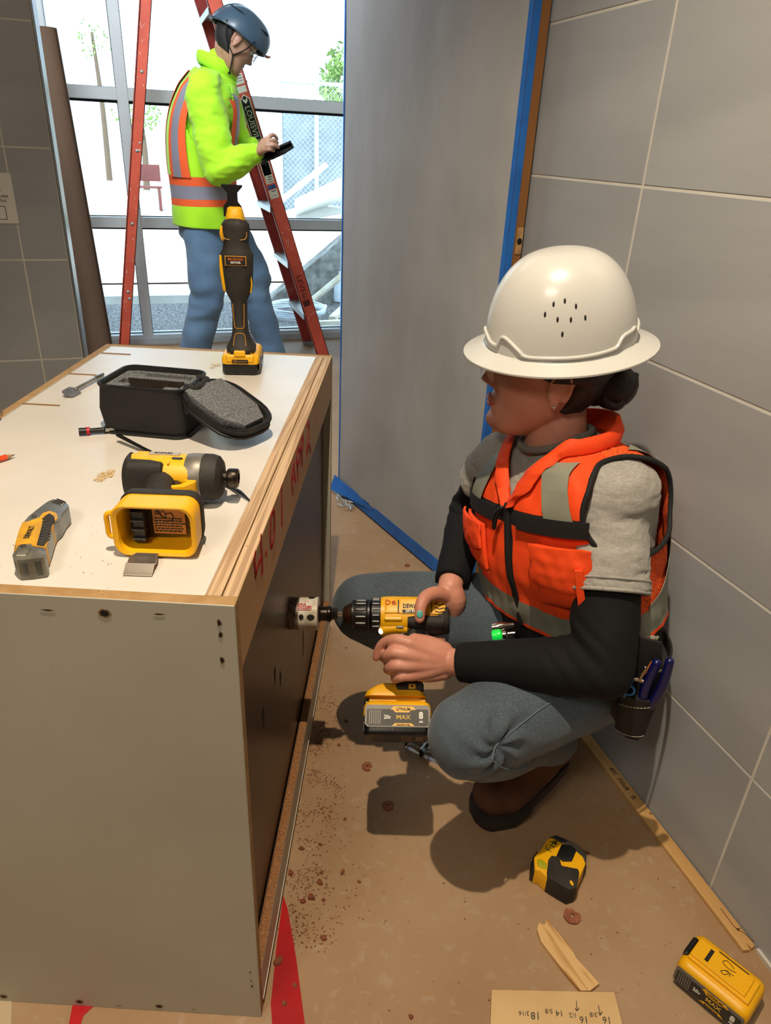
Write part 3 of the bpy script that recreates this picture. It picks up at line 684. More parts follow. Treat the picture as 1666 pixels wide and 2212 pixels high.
for k in range(3):
    a, b = KP([(1060+k*45, 420-k*30), (1230+k*40, 470-k*25)]); g.tube([(a[0], a[1], .0263), (b[0], b[1], .0263)], .0012, n=6, res=1)
part('slider_ridges', g, steel, kn)
# ---------------- battery packs
label_dark = mat('label_dark', '#35332f', rough=.5, metal=.3)
def battery(parent, M, name='battery', root=None, big=True, txt=True, front_txt=False, ok=False):
    """local x length, y: label face at -y, z up (rails)"""
    Lb, Wb, Hb = (.118, .078, .066) if big else (.112, .074, .062)
    bM = M
    def P(nm, g, m_, par, **k):
        gg = G(); gg.add(g.v, g.f, g.m, bM); return part(nm, gg, m_, par, **k)
    g = G(); prof = rr(Lb, Wb, .012, 4)
    R = []
    for z, e in ((0, -.004), (.003, -.001), (.006, 0), (.030, .0005), (.034, 0)): R.append([(x*(1+2*e/Lb), y*(1+2*e/Wb), z) for x, y in prof])
    g.rings(R)
    for k in range(9):                                   # base ribs
        for sy_ in (-1, 1): g.box((-Lb*.38+k*.0045, sy_*(Wb/2-.0002), .015), (.002, .0022, .018), .0004)
        g.box((Lb*.5-.0005, -.03+k*.0075, .015), (.002, .0025, .018), .0004)
        g.box((-Lb*.5+.0005, -.03+k*.0075, .015), (.002, .0025, .018), .0004)
    if root: o = root(g, [black])
    else: o = P(name, g, black, parent)
    par = o
    g = G(); R = []
    for z, e in ((.033, .001), (.036, .0015), (Hb-.016, .0005), (Hb-.010, -.002), (Hb-.006, -.008)): R.append([(x*(1+2*e/Lb), y*(1+2*e/Wb), z) for x, y in prof])
    g.rings(R)
    g.box((0, 0, Hb-.004), (Lb*.86, Wb*.62, .008), .0015); g.box((-.004, 0, Hb+.001), (Lb*.78, Wb*.50, .006), .0012)
    for k in range(5): g.box((Lb*.30, -.014+.007*k, Hb+.0042), (.012, .0016, .0012))
    P('yellow_housing', g, yellow, par)
    g = G().box((-Lb*.5+.004, 0, Hb-.012), (.010, Wb*.52, .020), .003); P('latch', g, black, par)
    g = G().box((-Lb*.22, 0, Hb+.0045), (.006, .026, .0012)).box((Lb*.06, Wb*.25, Hb+.0042), (.05, .0015, .0008)); P('contact_slots', g, ink_black, par, smooth=0)
    # label on the -y face
    FM = Matrix.Translation((0, -Wb/2-.0012, .030)) @ Matrix.Rotation(pi/2, 4, 'X')
    fm = lambda g: G().add(g.v, g.f, g.m, FM)
    lp = [(-.052, .013), (-.010, .013), (-.005, .0185), (.025, .0185), (.030, .013), (.052, .013), (.054, .010), (.054, -.012), (.050, -.0155), (-.050, -.0155), (-.054, -.012), (-.054, .010)]
    lpo = [(x*1.04, y*1.07) for x, y in [(-.052, .019), (.052, .019), (.055, .014), (.055, -.012), (.050, -.0165), (-.050, -.0165), (-.055, -.012), (-.055, .014)]]
    P('label_frame', fm(G().prism(lpo, .0008)), mat('label_silver', '#75726b', rough=.5, metal=.2), par, smooth=0)
    P('label', fm(G().prism(lp, .0012)), label_dark, par, smooth=0)
    g = G()
    for k in range(6): g.box((-.049+k*.0037, -.001, .0014), (.0019, .025, .001))
    P('grille', fm(g), mat('label_silver', ''), par, smooth=0)
    P('label_flash', fm(G().prism([(-.012, .012), (-.007, .018), (.027, .018), (.032, .012), (.024, .012), (.020, .0075), (-.004, .0075), (-.008, .012)], .0014).prism([(-.010, -.0155), (-.004, -.0110), (.024, -.0110), (.030, -.0155)], .0014)), yellow, par, smooth=0)
    if txt:
        Z = Matrix.Translation((0, 0, .0016))
        P('lettering', fm(G().text('LITHIUM', Z @ Matrix.Translation((.010, .0128, 0)), .0072, bold=.0002, squash=.9)), ink_black, par, smooth=0)
        P('lettering', fm(G().text('Extended-range', Z @ Matrix.Translation((.010, -.0136, 0)), .0036, bold=.0001)), ink_black, par, smooth=0)
        P('lettering', fm(G().text('20v', Z @ Matrix.Translation((-.018, -.001, 0)), .0098, bold=.0003, squash=.85)), ink_white, par, smooth=0)
        P('lettering', fm(G().text('8', Z @ Matrix.Translation((.041, .002, 0)), .0165, bold=.0007, squash=.9)), ink_white, par, smooth=0)
        P('lettering', fm(G().text('AH', Z @ Matrix.Translation((.041, -.0085, 0)), .0046, bold=.0003)), ink_white, par, smooth=0)
        P('lettering', fm(G().text('MAX', Z @ Matrix.Translation((.010, -.001, 0)), .0112, squash=1.05, bold=.0001)), mat('label_gold', '#d9b23a', rough=.5), par, smooth=0)
    g = G()
    for k in range(12): g.box((.008+.003*(k % 6)+(.002 if k > 5 else 0), -.012 if k < 6 else .012, -.0004), (.0016, .018, .0004))
    for k in range(4): g.box((.040, -.018+k*.010, -.0004), (.012, .007, .0004))
    P('rating_print', g, mat('print_brown', '#8a6f5e', rough=.6), par, smooth=0)
    if ok: P('pen_mark', G().strokes([[(.018, .010), (.004, .014), (0, .006), (.012, .003), (.022, .006)], [(.022, -.002), (.008, -.004)], [(.018, -.008), (.012, -.002), (.004, -.010), (.010, -.012), (.014, -.006)]], Matrix.Translation((-.006, 0, Hb+.0042)), w=.0010, h=.0003), ink_black, par, smooth=0)
    return o
# battery pack lying on the floor, bottom right
a, b = pz(1446, 2122, 0), pz(1586, 2240, 0)
xa = (b-a).normalized(); ya = V((-xa.y, xa.x, 0)); BM = frame(a+xa*.059+ya*.042+V((0, 0, .0005)), xa, (0, 0, 1))
def rootb(g, m_): return single('battery_pack', g, m_, BM, 'yellow and black battery pack lying alone on the floor in the lower right corner', 'battery')
battery(None, Matrix.Identity(4), root=rootb, ok=True)
# ---------------- oscillating tool standing on its battery
OM = CM @ Matrix.Translation((-.183, .895, TZ)) @ Matrix.Rotation(radians(7), 4, 'Z')
ot = thing('oscillating_tool', OM, 'black and yellow oscillating tool standing upright on its battery on the cabinet', 'power tool')
battery(ot, Matrix.Translation((0, .018, 0)) @ Matrix.Rotation(pi/2, 4, 'Z') @ Matrix.Diagonal((1, 1, .72, 1)), big=True, txt=False)
ZM = [(-1, -1), (.040, .040), (.060, .062), (.068, .074), (.080, .090), (.118, .150), (.128, .160), (.140, .174), (.165, .205), (.185, .232), (.198, .245), (.208, .252), (.222, .264), (.240, .277), (.258, .292), (.270, .301), (.290, .314), (.303, .325), (.9, .922)]
def zr(z):
    for (a_, b_), (c_, d_) in zip(ZM[:-1], ZM[1:]):
        if a_ <= z <= c_: return b_+(d_-b_)*(z-a_)/(c_-a_)
    return z
def sec(z, a, b, cx=0, cy=0, n=28, e=2.6):
    out = []
    for j in range(n):
        t = 2*pi*j/n; c, s_ = cos(t), sin(t)
        out.append((cx+a*math.copysign(abs(c)**(2/e), c), cy+b*math.copysign(abs(s_)**(2/e), s_), z))
    return out
HP = [(.040, .030, .040), (.052, .032, .042), (.060, .026, .036), (.068, .020, .026), (.080, .0170, .022), (.100, .0155, .021), (.118, .017, .022), (.128, .022, .025), (.140, .029, .028), (.165, .0315, .030), (.185, .033, .031), (.198, .0335, .031), (.208, .0285, .029), (.222, .0255, .027), (.240, .0265, .028), (.258, .0285, .030), (.270, .0272, .030), (.280, .0220, .028), (.287, .014, .022), (.290, .006, .012)]
g = G().rings([sec(zr(z), a_, b_) for z, a_, b_ in HP]); part('housing', g, rubber, ot)
def dep_at(z):
    for (z0, a0, b0), (z1, a1, b1) in zip(HP[:-1], HP[1:]):
        if z0 <= z <= z1: return b0+(b1-b0)*(z-z0)/(z1-z0)
    return .03
Fz = lambda z, dep: Matrix.Translation((0, -dep, z)) @ Matrix.Rotation(pi/2, 4, 'X')
badge = part('badge', G().prism([(-.0215, -.0095), (.0215, -.0095), (.0215, .0095), (-.0215, .0095)], .0012, .0004, M=Fz(.234, .0305)), mat('badge_gold', '#c2862a', rough=.5), ot, smooth=0)
part('badge_plate', G().prism([(-.0198, -.0080), (.0198, -.0080), (.0198, .0080), (-.0198, .0080)], .0008, M=Fz(.234, .0315)), ink_black, badge, smooth=0)
part('lettering', G().text('BRUSHLESS', Fz(.237, .0325), .0062, bold=.0002), mat('badge_orange', '#b0561a', rough=.5), badge, smooth=0)
part('lettering', G().text('MOTOR', Fz(.2308, .0325), .0056, bold=.0002), ink_white, badge, smooth=0)
yl = mat('badge_gold', '')
def arc(pts, r_=.0008, k=.985):
    return G().tube([(x, -dep_at(z)*k*(1-(abs(x)/.034)**3*.5), zr(z)) for x, z in pts], r_, n=6, res=3)
for pts in ([(-.0118, .116), (-.0100, .088), (-.006, .084), (.006, .084), (.0100, .088), (.0118, .116)], [(-.0130, .060), (-.0112, .070), (-.007, .0765), (.007, .0765), (.0112, .070), (.0130, .060)], [(-.0235, .254), (-.0235, .244), (-.016, .236), (.016, .236), (.0235, .244), (.0235, .254)]):
    part('yellow_trim', arc(pts), yl, ot)
for (x0, z0), (x1, z1), (x2, z2), r_ in (((-.0300, .192), (-.0305, .17), (-.0265, .140), .0042), ((-.0240, .262), (-.0262, .248), (-.0240, .236), .0046), ((.0275, .162), (.0290, .150), (.0262, .136), .0015)):
    part('yellow_side', G().tube([(x0, -.015, zr(z0)), (x1, -.016, zr(z1)), (x2, -.015, zr(z2))], r_, n=8), yellow, ot)
g = G().rings([sec(z, a_, b_, cy=.004) for z, a_, b_ in ((.296, .0200, .0235), (.306, .0205, .0240), (.315, .0185, .023), (.323, .0165, .021), (.330, .0150, .018), (.333, .010, .012))])
part('yellow_nose', g, yellow_dirty, ot)
bl = G().prism([(-.0185, -.012), (-.0185, .004), (-.0175, .008), (-.0110, .016), (-.0100, .0175), (-.0100, .032), (-.0205, .043), (-.0210, .0465), (.0210, .0465), (.0205, .043), (.0100, .032), (.0100, .0175), (.0110, .016), (.0175, .008), (.0185, .004), (.0185, -.012)], .0016, .0003, M=Matrix.Translation((-.004, .006, .326)) @ Matrix.Rotation(pi/2, 4, 'X'))
for k in range(21): bl.box((-.004-.0200+k*.0020, .005, .3730), (.0011, .0014, .0016))
part('blade', bl, mat('blade_black', '#0c0c0e', rough=.45, metal=.3), ot, smooth=0)
part('yellow_tab', G().box((0, -.0415, .048), (.024, .014, .012), .002).box((0, -.0400, .036), (.062, .010, .018), .004), yellow, ot)
part('charge_gauge', G().box((0, -.0455, .031), (.034, .001, .008), .0003), ink_black, ot, smooth=0)
for st in ([(-.010, 0), (.014, 0)], [(-.014, .0022), (-.009, .0022), (-.009, -.0022), (-.014, -.0022), (-.014, .0022)]):
    part('gauge_print', G().strokes([st], Matrix.Translation((0, -.0461, .031)) @ Matrix.Rotation(pi/2, 4, 'X'), w=.0009), yl, ot, smooth=0)
# ---------------- impact driver lying on its side
IM = CM @ Matrix.Translation((-.213, .247, TZ+.0358)) @ Matrix.Rotation(radians(2), 4, 'Z')
IR = Matrix.Translation((.014, 0, 0)) @ frame((0, 0, 0), (1, 0, 0), (0, 1, 0)) @ Matrix.Diagonal((.9, 1, 1, 1))    # tool z (handle up axis) -> +y of the cabinet, tool y -> down
idr = thing('impact_driver', IM, 'yellow impact driver without its battery lying on the white cabinet top', 'power tool')
def IP(nm, g, m_, par=None, **k):
    gg = G(); gg.add(g.v, g.f, g.m, IR); return part(nm, gg, m_, par or idr, **k)
def xs(x, a, b, cz=0, n=28, e=2.4):   # ring normal to x: a in y, b in z
    out = []
    for j in range(n):
        t = 2*pi*j/n; c, s_ = cos(t), sin(t); out.append((x, a*math.copysign(abs(c)**(2/e), c), cz+b*math.copysign(abs(s_)**(2/e), s_)))
    return out
g = G().rings([xs(0, .022, .026), xs(.003, .027, .031), (xs(.012, .0285, .0325)), xs(.05, .029, .0325), xs(.095, .0285, .032), xs(.112, .026, .030)])
IP('motor_housing', g, yellow_dirty)
g = G().rings([xs(-.002, .023, .027), xs(.0, .0285, .0325), xs(.005, .0300, .0240, -.010), xs(.009, .0302, .0165, -.019), xs(.040, .0302, .015, -.020), xs(.058, .0295, .010, -.023), xs(.060, .027, .008, -.023)])
IP('rear_rubber', g, rubber)
g = G().lathe([(.024, .088), (.0315, .090), (.0325, .10), (.0325, .112), (.030, .118)], 32, axis='x'); IP('gear_case', g, mat('gear_grey', '#85827a', rough=.45, metal=.5, col2='#6b675f', scale=40))
g = G().lathe([(.0305, .113), (.0326, .115), (.0324, .128), (.0300, .137), (.024, .142), (.014, .144)], 32, axis='x')
IP('nose_bumper', g, rubber)
g = G().lathe([(.0095, .142), (.0095, .149), (.0125, .150), (.0135, .153), (.0135, .164), (.0125, .166), (.0075, .167), (.0070, .162)], 24, axis='x'); IP('bit_collar', g, darksteel)
# handle
g = G(); g.tube([(.054, 0, -.010), (.060, 0, -.045), (.068, 0, -.075), (.076, 0, -.096)], [.024, .0215, .0205, .024], n=20, flat=.82, up=(0, 1, 0), res=5)
IP('handle', g, rubber)
g = G().prism([(.072, -.018), (.112, -.022), (.110, -.038), (.098, -.052), (.080, -.056), (.068, -.060), (.066, -.050), (.078, -.048), (.090, -.044), (.098, -.034), (.080, -.030), (.070, -.030)], .018, .002, M=Matrix.Translation((0, .009, 0)) @ Matrix.Rotation(pi/2, 4, 'X')); IP('trigger_guard', g, yellow)
g = G().tube([(.070, 0, -.030), (.082, 0, -.036), (.084, 0, -.046), (.072, 0, -.058)], [.008, .009, .009, .007], n=12); IP('trigger', g, black)
g = G().box((.034, -.026, .012), (.012, .004, .0035), .001).box((.020, -.0278, .012), (.018, .002, .007), .0008).box((.062, -.0280, -.002), (.020, .004, .004), .001).box((.067, -.0262, -.012), (.004, .004, .018), .001)
IP('yellow_trim', g, yellow)
IP('print_label', G().box((.054, -.0291, .009), (.046, .0008, .010)), mat('label_grey', '#a9a196', rough=.5), smooth=0)
IP('lettering', G().text('BRUSHLESS', Matrix.Translation((.052, -.0298, .009)) @ Matrix.Rotation(pi/2, 4, 'X'), .0055, squash=1.0), ink_black, smooth=0)
g = G().box((.077, -.0288, -.006), (.016, .003, .006), .002); IP('direction_switch', g, black)
# battery foot: open box, opening towards -z of the tool (towards the camera)
FL, FW = .108, .066
fo = rr(FL, FW, .017, 5)
fzT, fzB = -.112, -.160
fcx = .088
def fr_(z, s_, dx=0): return [(fcx+dx+x*s_, y*s_, z) for x, y in fo]
R = [fr_(fzT+.012, .45), fr_(fzT+.006, .80), fr_(fzT-.002, .95), fr_(fzT-.02, 1.0), fr_(fzB, 1.02), fr_(fzB-.001, .98), fr_(fzB+.001, .89), fr_(fzB+.020, .84), fr_(fzB+.034, .80)]
g = G().rings(R); ft = IP('battery_foot', g, yellow)
g = G().rings([fr_(fzT+.014, .5), fr_(fzT+.009, .84), fr_(fzT+.001, 1.0), fr_(fzT-.012, 1.03), fr_(fzT-.014, 1.02)]); IP('foot_rubber', g, rubber, ft)
TMx = Matrix.Translation((fcx, 0, fzB+.033))
g = G().box((-.026, 0, -.010), (.016, .050, .014), .001)
tb = IP('terminal_block', G().add(g.v, g.f, g.m, TMx), black, ft)
g = G()
for k in range(4): g.box((-.026, -.018+.012*k, -.018), (.018, .0018, .006), .0004)
IP('terminal_fin', G().add(g.v, g.f, g.m, TMx), mat('terminal_grey', '#3c3a37', rough=.3, metal=.5), ft)
LMx = Matrix.Translation((fcx+.010, -.001, fzB+.0325)) @ Matrix.Rotation(pi, 4, 'X')
IP('warning_label', G().box((0, 0, 0), (.044, .042, .0005), M=LMx), mat('label_orange', '#d08a3c', rough=.5), ft, smooth=0)
g = G()
rnd = random.Random(5)
for k in range(6):
    x0 = -.020
    while x0 < .016:
        w_ = rnd.uniform(.002, .006); g.box((x0+w_/2, -.017+k*.0035, .0006), (w_, .0015, .0004), M=LMx); x0 += w_+.001
for k in range(6):
    g.box((-.014, .006+k*.0028, .0006), (rnd.uniform(.008, .013), .0010, .0004), M=LMx)
g.strokes([[(-.018, .016), (-.010, .004), (-.004, .002), (-.006, .010), (-.016, .018)], [(-.004, -.004), (.006, 0), (.004, .008), (-.004, .006)], [(-.002, .012), (.002, .016), (-.003, .017)]], LMx @ Matrix.Translation((0, 0, .0009)), w=.0009)
IP('label_print', g, ink_black, ft, smooth=0)
g = G().tube([(fcx-FL/2-.001, -.016, fzB+.015), (fcx-FL/2-.011, -.014, fzB+.013), (fcx-FL/2-.012, 0, fzB+.013), (fcx-FL/2-.011, .014, fzB+.013), (fcx-FL/2-.001, .016, fzB+.015)], .0035, n=8); IP('lanyard_loop', g, yellow, ft)
# belt hook, chrome, on the down side (local y -> down), lying on the table in front of the foot
g = G(); R = []
for (x_, y_, z_) in [(0, .0318, -.155), (0, .0300, -.163), (0, .0275, -.176), (0, .0300, -.184), (0, .0275, -.189), (0, .0325, -.196), (0, .0352, -.202)]:
    hw = .0125 if z_ > -.16 else (.015 if z_ > -.170 else .0185); R.append([(fcx-.012-hw, y_, z_), (fcx-.012+hw, y_, z_), (fcx-.012+hw, y_-.0012, z_), (fcx-.012-hw, y_-.0012, z_)])
g.rings(R); IP('belt_hook', g, mat('hook_nickel', '#e6ddcf', rough=.24, metal=.9), smooth=50)
# ---------------- cordless drill with hole saw, held by the crouching worker
DO = W(.129, 1.140, .447)
DRL = frame(DO, WD((-.999, -.015, -.028)), WD((0, cos(radians(35)), sin(radians(35)))))
dl = thing('cordless_drill', DRL, 'yellow and black cordless drill with a white hole saw in the crouching worker\'s hands', 'power tool')
def DP(nm, g, m_, par=None, **k): return part(nm, g, m_, par or dl, **k)
g = G().rings([xs(.004, .026, .028), xs(.010, .030, .033), xs(.03, .0315, .0345), xs(.075, .0320, .035), xs(.110, .0320, .035), xs(.126, .031, .034), xs(.129, .029, .032)])
mh = DP('motor_housing', g, yellow)
g = G().rings([xs(-.002, .022, .020, -.006), xs(.0, .029, .030, -.003), xs(.006, .0325, .034, -.001), xs(.016, .0330, .0345, 0), xs(.020, .0325, .034, 0)])
g.rings([xs(.010, .0328, .016, -.019), xs(.020, .0338, .017, -.020), xs(.060, .0338, .017, -.020), xs(.078, .0325, .012, -.020)])
DP('rear_rubber', g, rubber)
# side panel plate on +y
SY = Matrix.Translation((0, .0322, 0)) @ Matrix.Rotation(pi, 4, 'Z') @ Matrix.Rotation(pi/2, 4, 'X')   # text x runs to -x (image right), faces +y
def onside(g): return G().add(g.v, g.f, g.m, SY)
plate = [(-.092, -.009), (-.092, .020), (-.016, .020), (-.008, .015), (-.006, .006), (-.008, -.004), (-.016, -.009)]
DP('side_plate', onside(G().prism(plate, .0018, .0005)), yellow, mh)
DP('name_plate', onside(G().prism([(-.088, -.0080), (-.052, -.0080), (-.052, -.0015), (-.088, -.0015)], .0024)), ink_black, mh, smooth=0)
DP('lettering', onside(G().text('DEWALT', Matrix.Translation((-.069, .0055, .0024)), .0115, squash=.78, bold=.0004)), ink_black, mh, smooth=0)
DP('lettering', onside(G().text('20V MAX', Matrix.Translation((-.069, -.0048, .0030)), .0065, bold=.0002)), ink_white, mh, smooth=0)
DP('pen_initials', onside(G().strokes([[(-.110, .006), (-.110, .014), (-.103, .012), (-.104, .006), (-.110, .006)], [(-.093, .013), (-.099, .010), (-.096, .005), (-.091, .007), (-.094, .010), (-.098, .007)]], Matrix.Translation((-.009, .004, -.0005)), w=.0011, h=.0010)), ink_red, mh, smooth=0)
g = G()
for z_ in (.008, .000, -.007): g.strokes([[(-.030, z_+.004), (-.022, z_+.001), (-.014, z_+.003), (-.010, z_+.002)]], Matrix.Translation((.004, 0, .0019)), w=.0020)
DP('vent_slots', onside(g), ink_black, mh, smooth=0)
g = G().box((-.0955, .005, .001), (.0022, .026, .003)).box((-.0325, .005, .0016), (.0016, .024, .002))
DP('seam', onside(g), ink_black, mh, smooth=0)
g = G().lathe([(.031, .118), (.0335, .121), (.0335, .129)], 32, axis='x'); g.box((.105, .030, -.018), (.034, .006, .008), .002); g.box((.105, .0325, -.006), (.034, .004, .005), .0015)
DP('front_collar', g, yellow, mh)
g = G().lathe([(.027, .128), (.0305, .130), (.0305, .146), (.028, .148)], 36, axis='x')
for k in range(16): a_ = k*2*pi/16; g.box((.138, .0303*cos(a_), .0303*sin(a_)), (.014, .004, .004), .0008)
DP('clutch_ring', g, black)
g = G().lathe([(.024, .148), (.0285, .150), (.0285, .154), (.0265, .156), (.0265, .178), (.0275, .180), (.0275, .184), (.022, .186)], 36, axis='x')
for k in range(12): a_ = k*2*pi/12; g.tube([(.158, .0263*cos(a_), .0263*sin(a_)), (.176, .0263*cos(a_), .0263*sin(a_))], .0026, n=6, res=1)
DP('chuck_sleeve', g, black)
DP('chuck_jaws', G().lathe([(.0215, .184), (.0205, .190), (.014, .200), (.009, .202), (.0085, .199)], 30, axis='x'), mat('chuck_bronze', '#5b3a28', rough=.35, metal=.8))
DP('shank', G().lathe([(.0048, .198), (.0048, .214)], 8, axis='x'), chrome)
g = G().lathe([(.008, .212), (.0115, .213), (.0115, .224), (.0115, .225)], 6, axis='x').lathe([(.0135, .224), (.0155, .226), (.0155, .230), (.0140, .232), (.0140, .244), (.0160, .246), (.0170, .250)], 28, axis='x')
ar = DP('arbor', g, darksteel)
# hole saw cup
RS = .0325
g = G(); g.lathe([(.002, .2485), (RS-.003, .2485), (RS, .2495), (RS, .2520), (RS-.0018, .2525)], 48, axis='x')
R = []
for x_ in (.2522, .262, .274, .285): R.append([(x_, (RS-.0014)*cos(2*pi*j/48), (RS-.0014)*sin(2*pi*j/48)) for j in range(48)])
g.rings(R, cap=False)
hsw = DP('hole_saw', g, mat('hole_saw_white', '#d9d4c6', rough=.4, col2='#b3a88f', scale=60), dl)
g = G(); n_ = 60
for j in range(n_):
    a0, a1 = 2*pi*j/n_, 2*pi*(j+1)/n_; am = (a0+a1)/2; r_ = RS-.0012
    g.add([(.285, r_*cos(a0), r_*sin(a0)), (.285, r_*cos(a1), r_*sin(a1)), (.3045, r_*cos(a1), r_*sin(a1)), (.308, (r_+.0006)*cos(am), (r_+.0006)*sin(am)), (.3045, r_*cos(a0), r_*sin(a0))], [(0, 1, 2, 3, 4)])
DP('saw_teeth', g, mat('saw_bare', '#857a68', rough=.5, metal=.5, col2='#3a3026', scale=60), hsw, smooth=0)
# slots in the cup, text
def oncup(g_, ang): return G().add(g_.v, g_.f, g_.m, Matrix.Rotation(ang, 4, 'X') @ Matrix.Translation((0, RS-.0008, 0)) @ Matrix.Rotation(pi, 4, 'Z') @ Matrix.Rotation(pi/2, 4, 'X'))
def oval(cx, cy, a_, b_): return [(cx+a_*cos(2*pi*k/20), cy+b_*sin(2*pi*k/20)) for k in range(20)]
for an, cx, a_ in ((-32, -.261, .0072), (-32, -.279, .0045), (52, -.262, .0062), (110, -.265, .007), (200, -.265, .007)):
    DP('saw_slot', oncup(G().prism(oval(cx, 0, a_, .0050), .0006), radians(an)), ink_black, hsw, smooth=0)
def curve_text(t, s_, x, y0, m_, **k):
    g_ = G().text(t, Matrix.Identity(4), s_, **k); r_ = RS-.0006; out = []
    for (a_, b_, c_) in g_.v:
        th = (b_+y0)/r_; out.append((-(a_+x), (r_+c_)*cos(th), (r_+c_)*sin(th)))
    g_.v = out; return DP('lettering', g_, m_, hsw, smooth=0)
curve_text('HOLE', .0058, -.2790, .0070, mat('saw_red', '#b3142a', rough=.5), bold=.0002)
curve_text('DOZER', .0080, -.2735, .0005, mat('saw_red', ''), bold=.0004, shear=.2)
g = G()
for k in range(5): g.strokes([[(.2755-.0022*k, .0120), (.2755-.0022*k, .0160+.002*(k % 2))]], Matrix.Identity(4), w=.0005)
g.strokes([[(.285, -.0045), (.261, -.0045)]], Matrix.Identity(4), w=.0012)
g.v = [(x_, (RS-.0006+c_)*cos(y_/RS), (RS-.0006+c_)*sin(y_/RS)) for x_, y_, c_ in g.v]
DP('red_marks', g, mat('saw_red', ''), hsw, smooth=0)
DP('pilot_bit', G().lathe([(.003, .25), (.003, .306), (.0006, .3085)], 10, axis='x'), steel, hsw)
# handle, trigger, battery
g = G(); g.tube([(.056, 0, -.020), (.060, 0, -.055), (.064, 0, -.095), (.070, 0, -.130), (.074, 0, -.150)], [.025, .0225, .0205, .021, .026], n=20, flat=.80, up=(0, 1, 0), res=5)
DP('handle', g, rubber)
g = G().tube([(.082, 0, -.036), (.090, 0, -.046), (.088, 0, -.062)], [.009, .010, .008], n=12); DP('trigger', g, black)
g = G().rings([xs(.078, .0175, .010, -.030), xs(.100, .020, .012, -.028), xs(.124, .018, .012, -.030), xs(.130, .014, .008, -.032)]); DP('trigger_mount', g, yellow)
DP('direction_switch', G().box((.092, .0190, -.030), (.014, .003, .007), .001), black)
DP('work_light', G().ell((.1275, .010, -.036), (.005, .006, .006)), mat('led_lens', '#f2efe6', rough=.1, emit='#ffe9c0', estr=3.0))
bc = .096
g = G()
for z_, s1, s2 in ((-.138, .55, .62), (-.146, .80, .90), (-.156, .98, 1.0), (-.166, 1.0, 1.02)): pass
g.rings([[(bc+.004+x*s1, y*s2, z_) for x, y in rr(.116, .074, .014, 4)] for z_, s1, s2 in ((-.138, .40, .60), (-.144, .62, .86), (-.154, .88, .98), (-.164, .96, 1.0))])
ft2 = DP('foot', g, yellow)
g = G().box((bc-.022, .0330, -.148), (.050, .006, .018), .003); DP('foot_rubber', g, rubber, ft2)
g = G().box((bc-.026, .0362, -.147), (.013, .002, .009), .001); DP('foot_button', g, yellow, ft2)
g = G().lathe([(0, 0), (.0022, 0), (.0022, .0006), (0, .0006)], 12, M=Matrix.Translation((bc-.026, .0372, -.147)) @ Matrix.Rotation(-pi/2, 4, 'X')); DP('button_dot', g, ink_black, ft2)
battery(dl, Matrix.Translation((bc, 0, -.232)) @ Matrix.Rotation(pi, 4, 'Z'))
# ------------------------------------------------------------------ things on the floor
FZ = .0004
def fl_poly(pts, h, **k): return None
# tape measure
M, L = lay(1150, 1868, 1262, 1845, FZ)
tp_ = thing('tape_measure', M, 'yellow and black tape measure lying on the floor below the crouching worker\'s boot', 'tape measure')
TP = lambda pts, z: tr([((x), (y)) for x, y in pts], 2.9435, 1100, 1700, z, M)
tz = .044
body = [(245, 325), (290, 305), (400, 350), (475, 410), (490, 425), (490, 480), (440, 590), (430, 640), (385, 650), (330, 620), (245, 570), (200, 525), (165, 520), (160, 440), (185, 405), (200, 395)]
part('case', flatpoly(G(), TP(body, tz), 0, tz-.003, bev=.004), yellow, tp_)
part('rubber_edge', flatpoly(G(), TP([(260, 312), (300, 300), (400, 345), (480, 405), (496, 425), (490, 490), (470, 440), (395, 375), (320, 345)], tz), .001, tz-.003, bev=.002), rubber, tp_)
part('rubber_edge', flatpoly(G(), TP([(300, 440), (320, 445), (335, 500), (440, 520), (448, 545), (432, 640), (385, 655), (330, 625), (245, 572), (240, 550), (250, 460), (270, 435)], tz), .001, tz-.001, bev=.002), rubber, tp_)
part('rubber_patch', flatpoly(G(), TP([(335, 360), (400, 370), (430, 400), (400, 470), (345, 470), (300, 440)], tz), .002, tz-.0025, bev=.001), black, tp_)
q = TP([(355, 408)], tz)[0]; part('centre_screw', G().lathe([(0, 0), (.006, 0), (.006, .0012), (.003, .0014), (.0025, .0004), (0, .0004)], 18, M=Matrix.Translation((q[0], q[1], tz-.0008))), black, tp_)
part('mouth', flatpoly(G(), TP([(180, 405), (205, 430), (200, 520), (165, 535), (145, 525), (150, 450)], .036), .004, .032, bev=.002), black, tp_)
g = flatpoly(G(), TP([(180, 455), (210, 458), (240, 485), (240, 520), (205, 510), (180, 495)], tz), .03, .0132, bev=.002); part('tape_ribbon', g, mat('tape_lime', '#a9a81c', rough=.4), tp_)
g = flatpoly(G(), TP([(140, 480), (160, 440), (170, 440), (150, 530), (140, 530)], .03), .0, .030, bev=.001); part('end_hook', g, darksteel, tp_)
q = TP([(398, 612)], tz)[0]; part('lanyard_hole', G().lathe([(0, 0), (.0055, 0), (.0055, .0005), (0, .0005)], 14, M=Matrix.Translation((q[0], q[1], tz-.0001)) @ Matrix.Diagonal((.5, 1, 1, 1))), yellow, tp_)
st = [[(232, 385), (270, 408)], [(232, 385), (243, 362)], [(250, 398), (258, 378)], [(255, 360), (290, 380)], [(262, 340), (300, 362)], [(270, 370), (280, 350)], [(285, 335), (300, 360), (278, 345), (305, 340), (290, 355), (306, 350)]]
part('pen_mark', G().strokes([TP(s_, tz) for s_ in st], Matrix.Translation((0, 0, tz-.0028)), w=.0014, h=.0004), ink_green, tp_, smooth=0)
